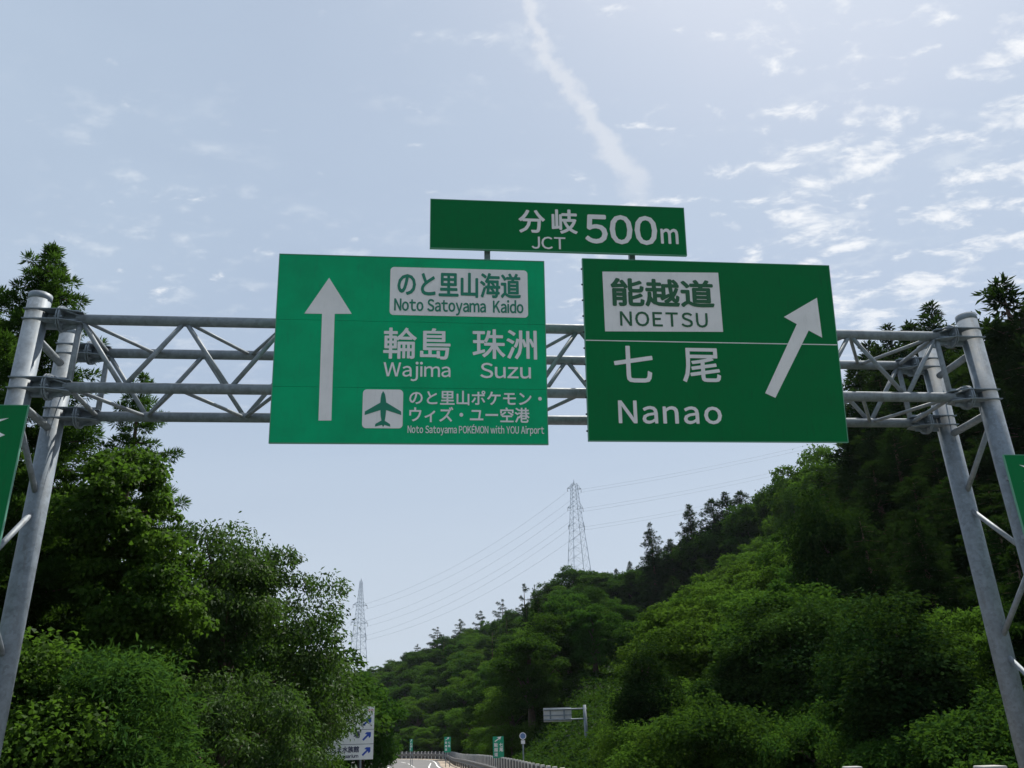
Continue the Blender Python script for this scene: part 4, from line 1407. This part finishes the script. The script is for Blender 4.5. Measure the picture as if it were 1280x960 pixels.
near_cedar = conifer(301, 15.0, 3.6, M['leaf_cedar_near'], nlev=40, per=330, size=0.17, aspect=0.2, tuft=0.36, gap=0.08, droop=0.08, low=0.06, pw=0.58, perlev=12, wob=0.18, top=0.25)
place_px(near_cedar, 'cedar_tree', 66, 316, 24, 15.0, 1.0, 'tall cedar with a pointed top behind the left gantry posts')
near_cedar2 = conifer(302, 13.0, 2.8, M['leaf_cedar_near'], nlev=26, per=280, size=0.17, aspect=0.2, tuft=0.36, gap=0.32, droop=0.05, low=0.1, pw=0.6, perlev=9, wob=0.35)
place_px(near_cedar2, 'cedar_tree', 180, 470, 27, 13.0, 0.85, 'sparse cedar with bare gaps right of the left gantry posts', rot=2.0)
place_px(near_cedar2, 'cedar_tree', -10, 385, 30, 13.0, 1.2, 'cedar at the left photo edge behind the post', rot=0.5)
cherry = broadleaf(310, 8.5, 3.7, 3.6, 150, 420, 0.15, M['leaf_cherry'], aspect=0.42, cl=0.2, low=0.1, hang=0.5, sq=0.65, up_bias=0.42)
place_px(cherry, 'broadleaf_tree', 300, 668, 27, 8.5, 0.97, 'spreading tree with drooping narrow leaves left of the small pylon', rot=0.4)
cherry2 = broadleaf(311, 5.0, 2.9, 2.6, 100, 380, 0.14, M['leaf_cherry'], aspect=0.42, cl=0.24, low=-0.1, hang=0.5, sq=0.65, up_bias=0.42)
place_px(cherry2, 'broadleaf_tree', 285, 815, 22, 5.0, 0.92, 'low drooping tree under the spreading crown on the left')
bushA = broadleaf(312, 5.0, 2.0, 2.0, 100, 520, 0.12, M['leaf_vine'], aspect=0.75, cl=0.26, low=-0.1, sq=0.8)
place_px(bushA, 'broadleaf_tree', 40, 776, 18.0, 5.0, 1.05, 'large leaved bush in front of the left gantry post', cat='bush')
bushB = broadleaf(313, 5.0, 2.0, 2.0, 90, 260, 0.2, M['leaf_cedar_near'], aspect=0.25, cl=0.25, low=-0.1, sq=0.9)
place_px(bushB, 'cedar_tree', 150, 800, 18, 5.0, 1.1, 'young feathery cedar between the big leaved bush and the drooping tree')
young = broadleaf(314, 5.0, 1.9, 1.9, 80, 260, 0.17, M['leaf_bright'], aspect=0.3, cl=0.27, low=-0.1, hang=0.4, sq=0.7)
place_px(young, 'broadleaf_tree', 384, 838, 31, 5.0, 0.8, 'bright feathery young tree covering part of the guide board')
dk = broadleaf(315, 6.0, 2.0, 2.0, 80, 200, 0.2, M['leaf_broad'], aspect=0.55, cl=0.27, low=-0.1, hang=0.3)
place_px(dk, 'broadleaf_tree', 455, 824, 46, 6.0, 0.8, 'dark rounded tree right behind the guide board')
for px, py, d, s_ in ((250, 700, 36, 1.3), (360, 760, 40, 1.3), (100, 650, 34, 1.4)):
    place_px(dk, 'broadleaf_tree', px, py, d, 6.0, s_, {250: 'dark tree filling the gap between the cedars and the spreading tree', 360: 'dark tree seen through the right half of the spreading crown', 100: 'dark tree deep behind the tall left cedar'}[px], rot=px)

# vine of large bright leaves climbing the right side of the near cedars
C, rad = [], []
for i in range(150):
    t = rng.random()
    px = 150 + 75 * math.sin(t * 3.0) * rng.uniform(-0.6, 1.1); py = 570 + 290 * t
    p = at(px + rng.normal() * 22, py, 21.3 + rng.uniform(-1.0, 1.6))
    C.append(p); rad.append(rng.uniform(0.2, 0.45))
v, f, var = clump_leaves(np.array(C), np.array(rad), 230, 0.115, 0.8, up_bias=0.4, hang=0.3)
root = empty('climbing_vine', (C[0].x, C[0].y, 0)); tag(root, 'bright big leaved vine climbing over the left cedars', 'vine')
fo = obj('foliage', np_mesh('foliage', v - np.array([C[0].x, C[0].y, 0], np.float32), f, M['leaf_vine'], var=var), root)
st_ = MB()
o_ = Vector((C[0].x, C[0].y, 0))
cs = sorted(C, key=lambda p: p.z)
st_.tube([Vector((cs[0].x, cs[0].y, 0)) - o_] + [c - o_ for c in cs[::12]], 0.03, 6)
st_.build('stem', M['bark'], root)

# bright maple sprays low on the right
mp_ = broadleaf(320, 5.0, 2.2, 2.0, 40, 260, 0.15, M['leaf_bright'], aspect=0.5, cl=0.24, low=0.1, sq=0.35, up_bias=0.7)
for px, py, d, wd, lab in ((1190, 785, 30, 1.0, 'bright layered young maple left of the right front post'), (1262, 728, 27, 0.9, 'bright maple spray behind the right post sign'), (1225, 850, 26, 0.9, 'low bright maple at the foot of the right posts')):
    place_px(mp_, 'maple_tree', px, py, d, 5.0, wd, lab, rot=px)

# grass tufts at the foot of the right posts
n = 9000
cx = rng.uniform(6.5, 17, n); cy = rng.uniform(13.5, 24, n)
keep = np.min((cx[:, None] - fpn[None, :, 0]) ** 2 + (cy[:, None] - fpn[None, :, 1]) ** 2, 1) > 3
cx, cy = cx[keep], cy[keep]; n = len(cx)
P = np.stack([cx, cy, ground(cx, cy)], -1)
D = rng.normal(size=(n, 3)) * 0.35 + np.array([0, 0, 1.0]); N = rng.normal(size=(n, 3))
L = rng.uniform(0.35, 0.95, n)
v, f = leaves(P, D, N, L, L * 0.05, droop=0.25)
tag(obj('grass', np_mesh('grass', v, f, M['leaf_bright'], var=rng.random(n))), 'long grass growing at the foot of the right gantry posts', 'grass', kind='stuff')

# ------------------------------------------------------------------ summer air
hz_m = bpy.data.materials.new('haze_air'); hz_m.use_nodes = True
t = NT(hz_m.node_tree); t.t.nodes.clear()
o_ = t.n('ShaderNodeOutputMaterial'); v_ = t.n('ShaderNodeVolumePrincipled')
v_.inputs['Color'].default_value = (0.78, 0.87, 1.0, 1); v_.inputs['Density'].default_value = 0.00007; v_.inputs['Anisotropy'].default_value = 0.1
t.l(v_.outputs[0], o_.inputs['Volume'])
tag(MB().box(-1650, 1650, -1650, 1650, -3, 150).build('haze', hz_m), 'thin pale summer haze in the air over the road and hills', 'haze', kind='stuff')
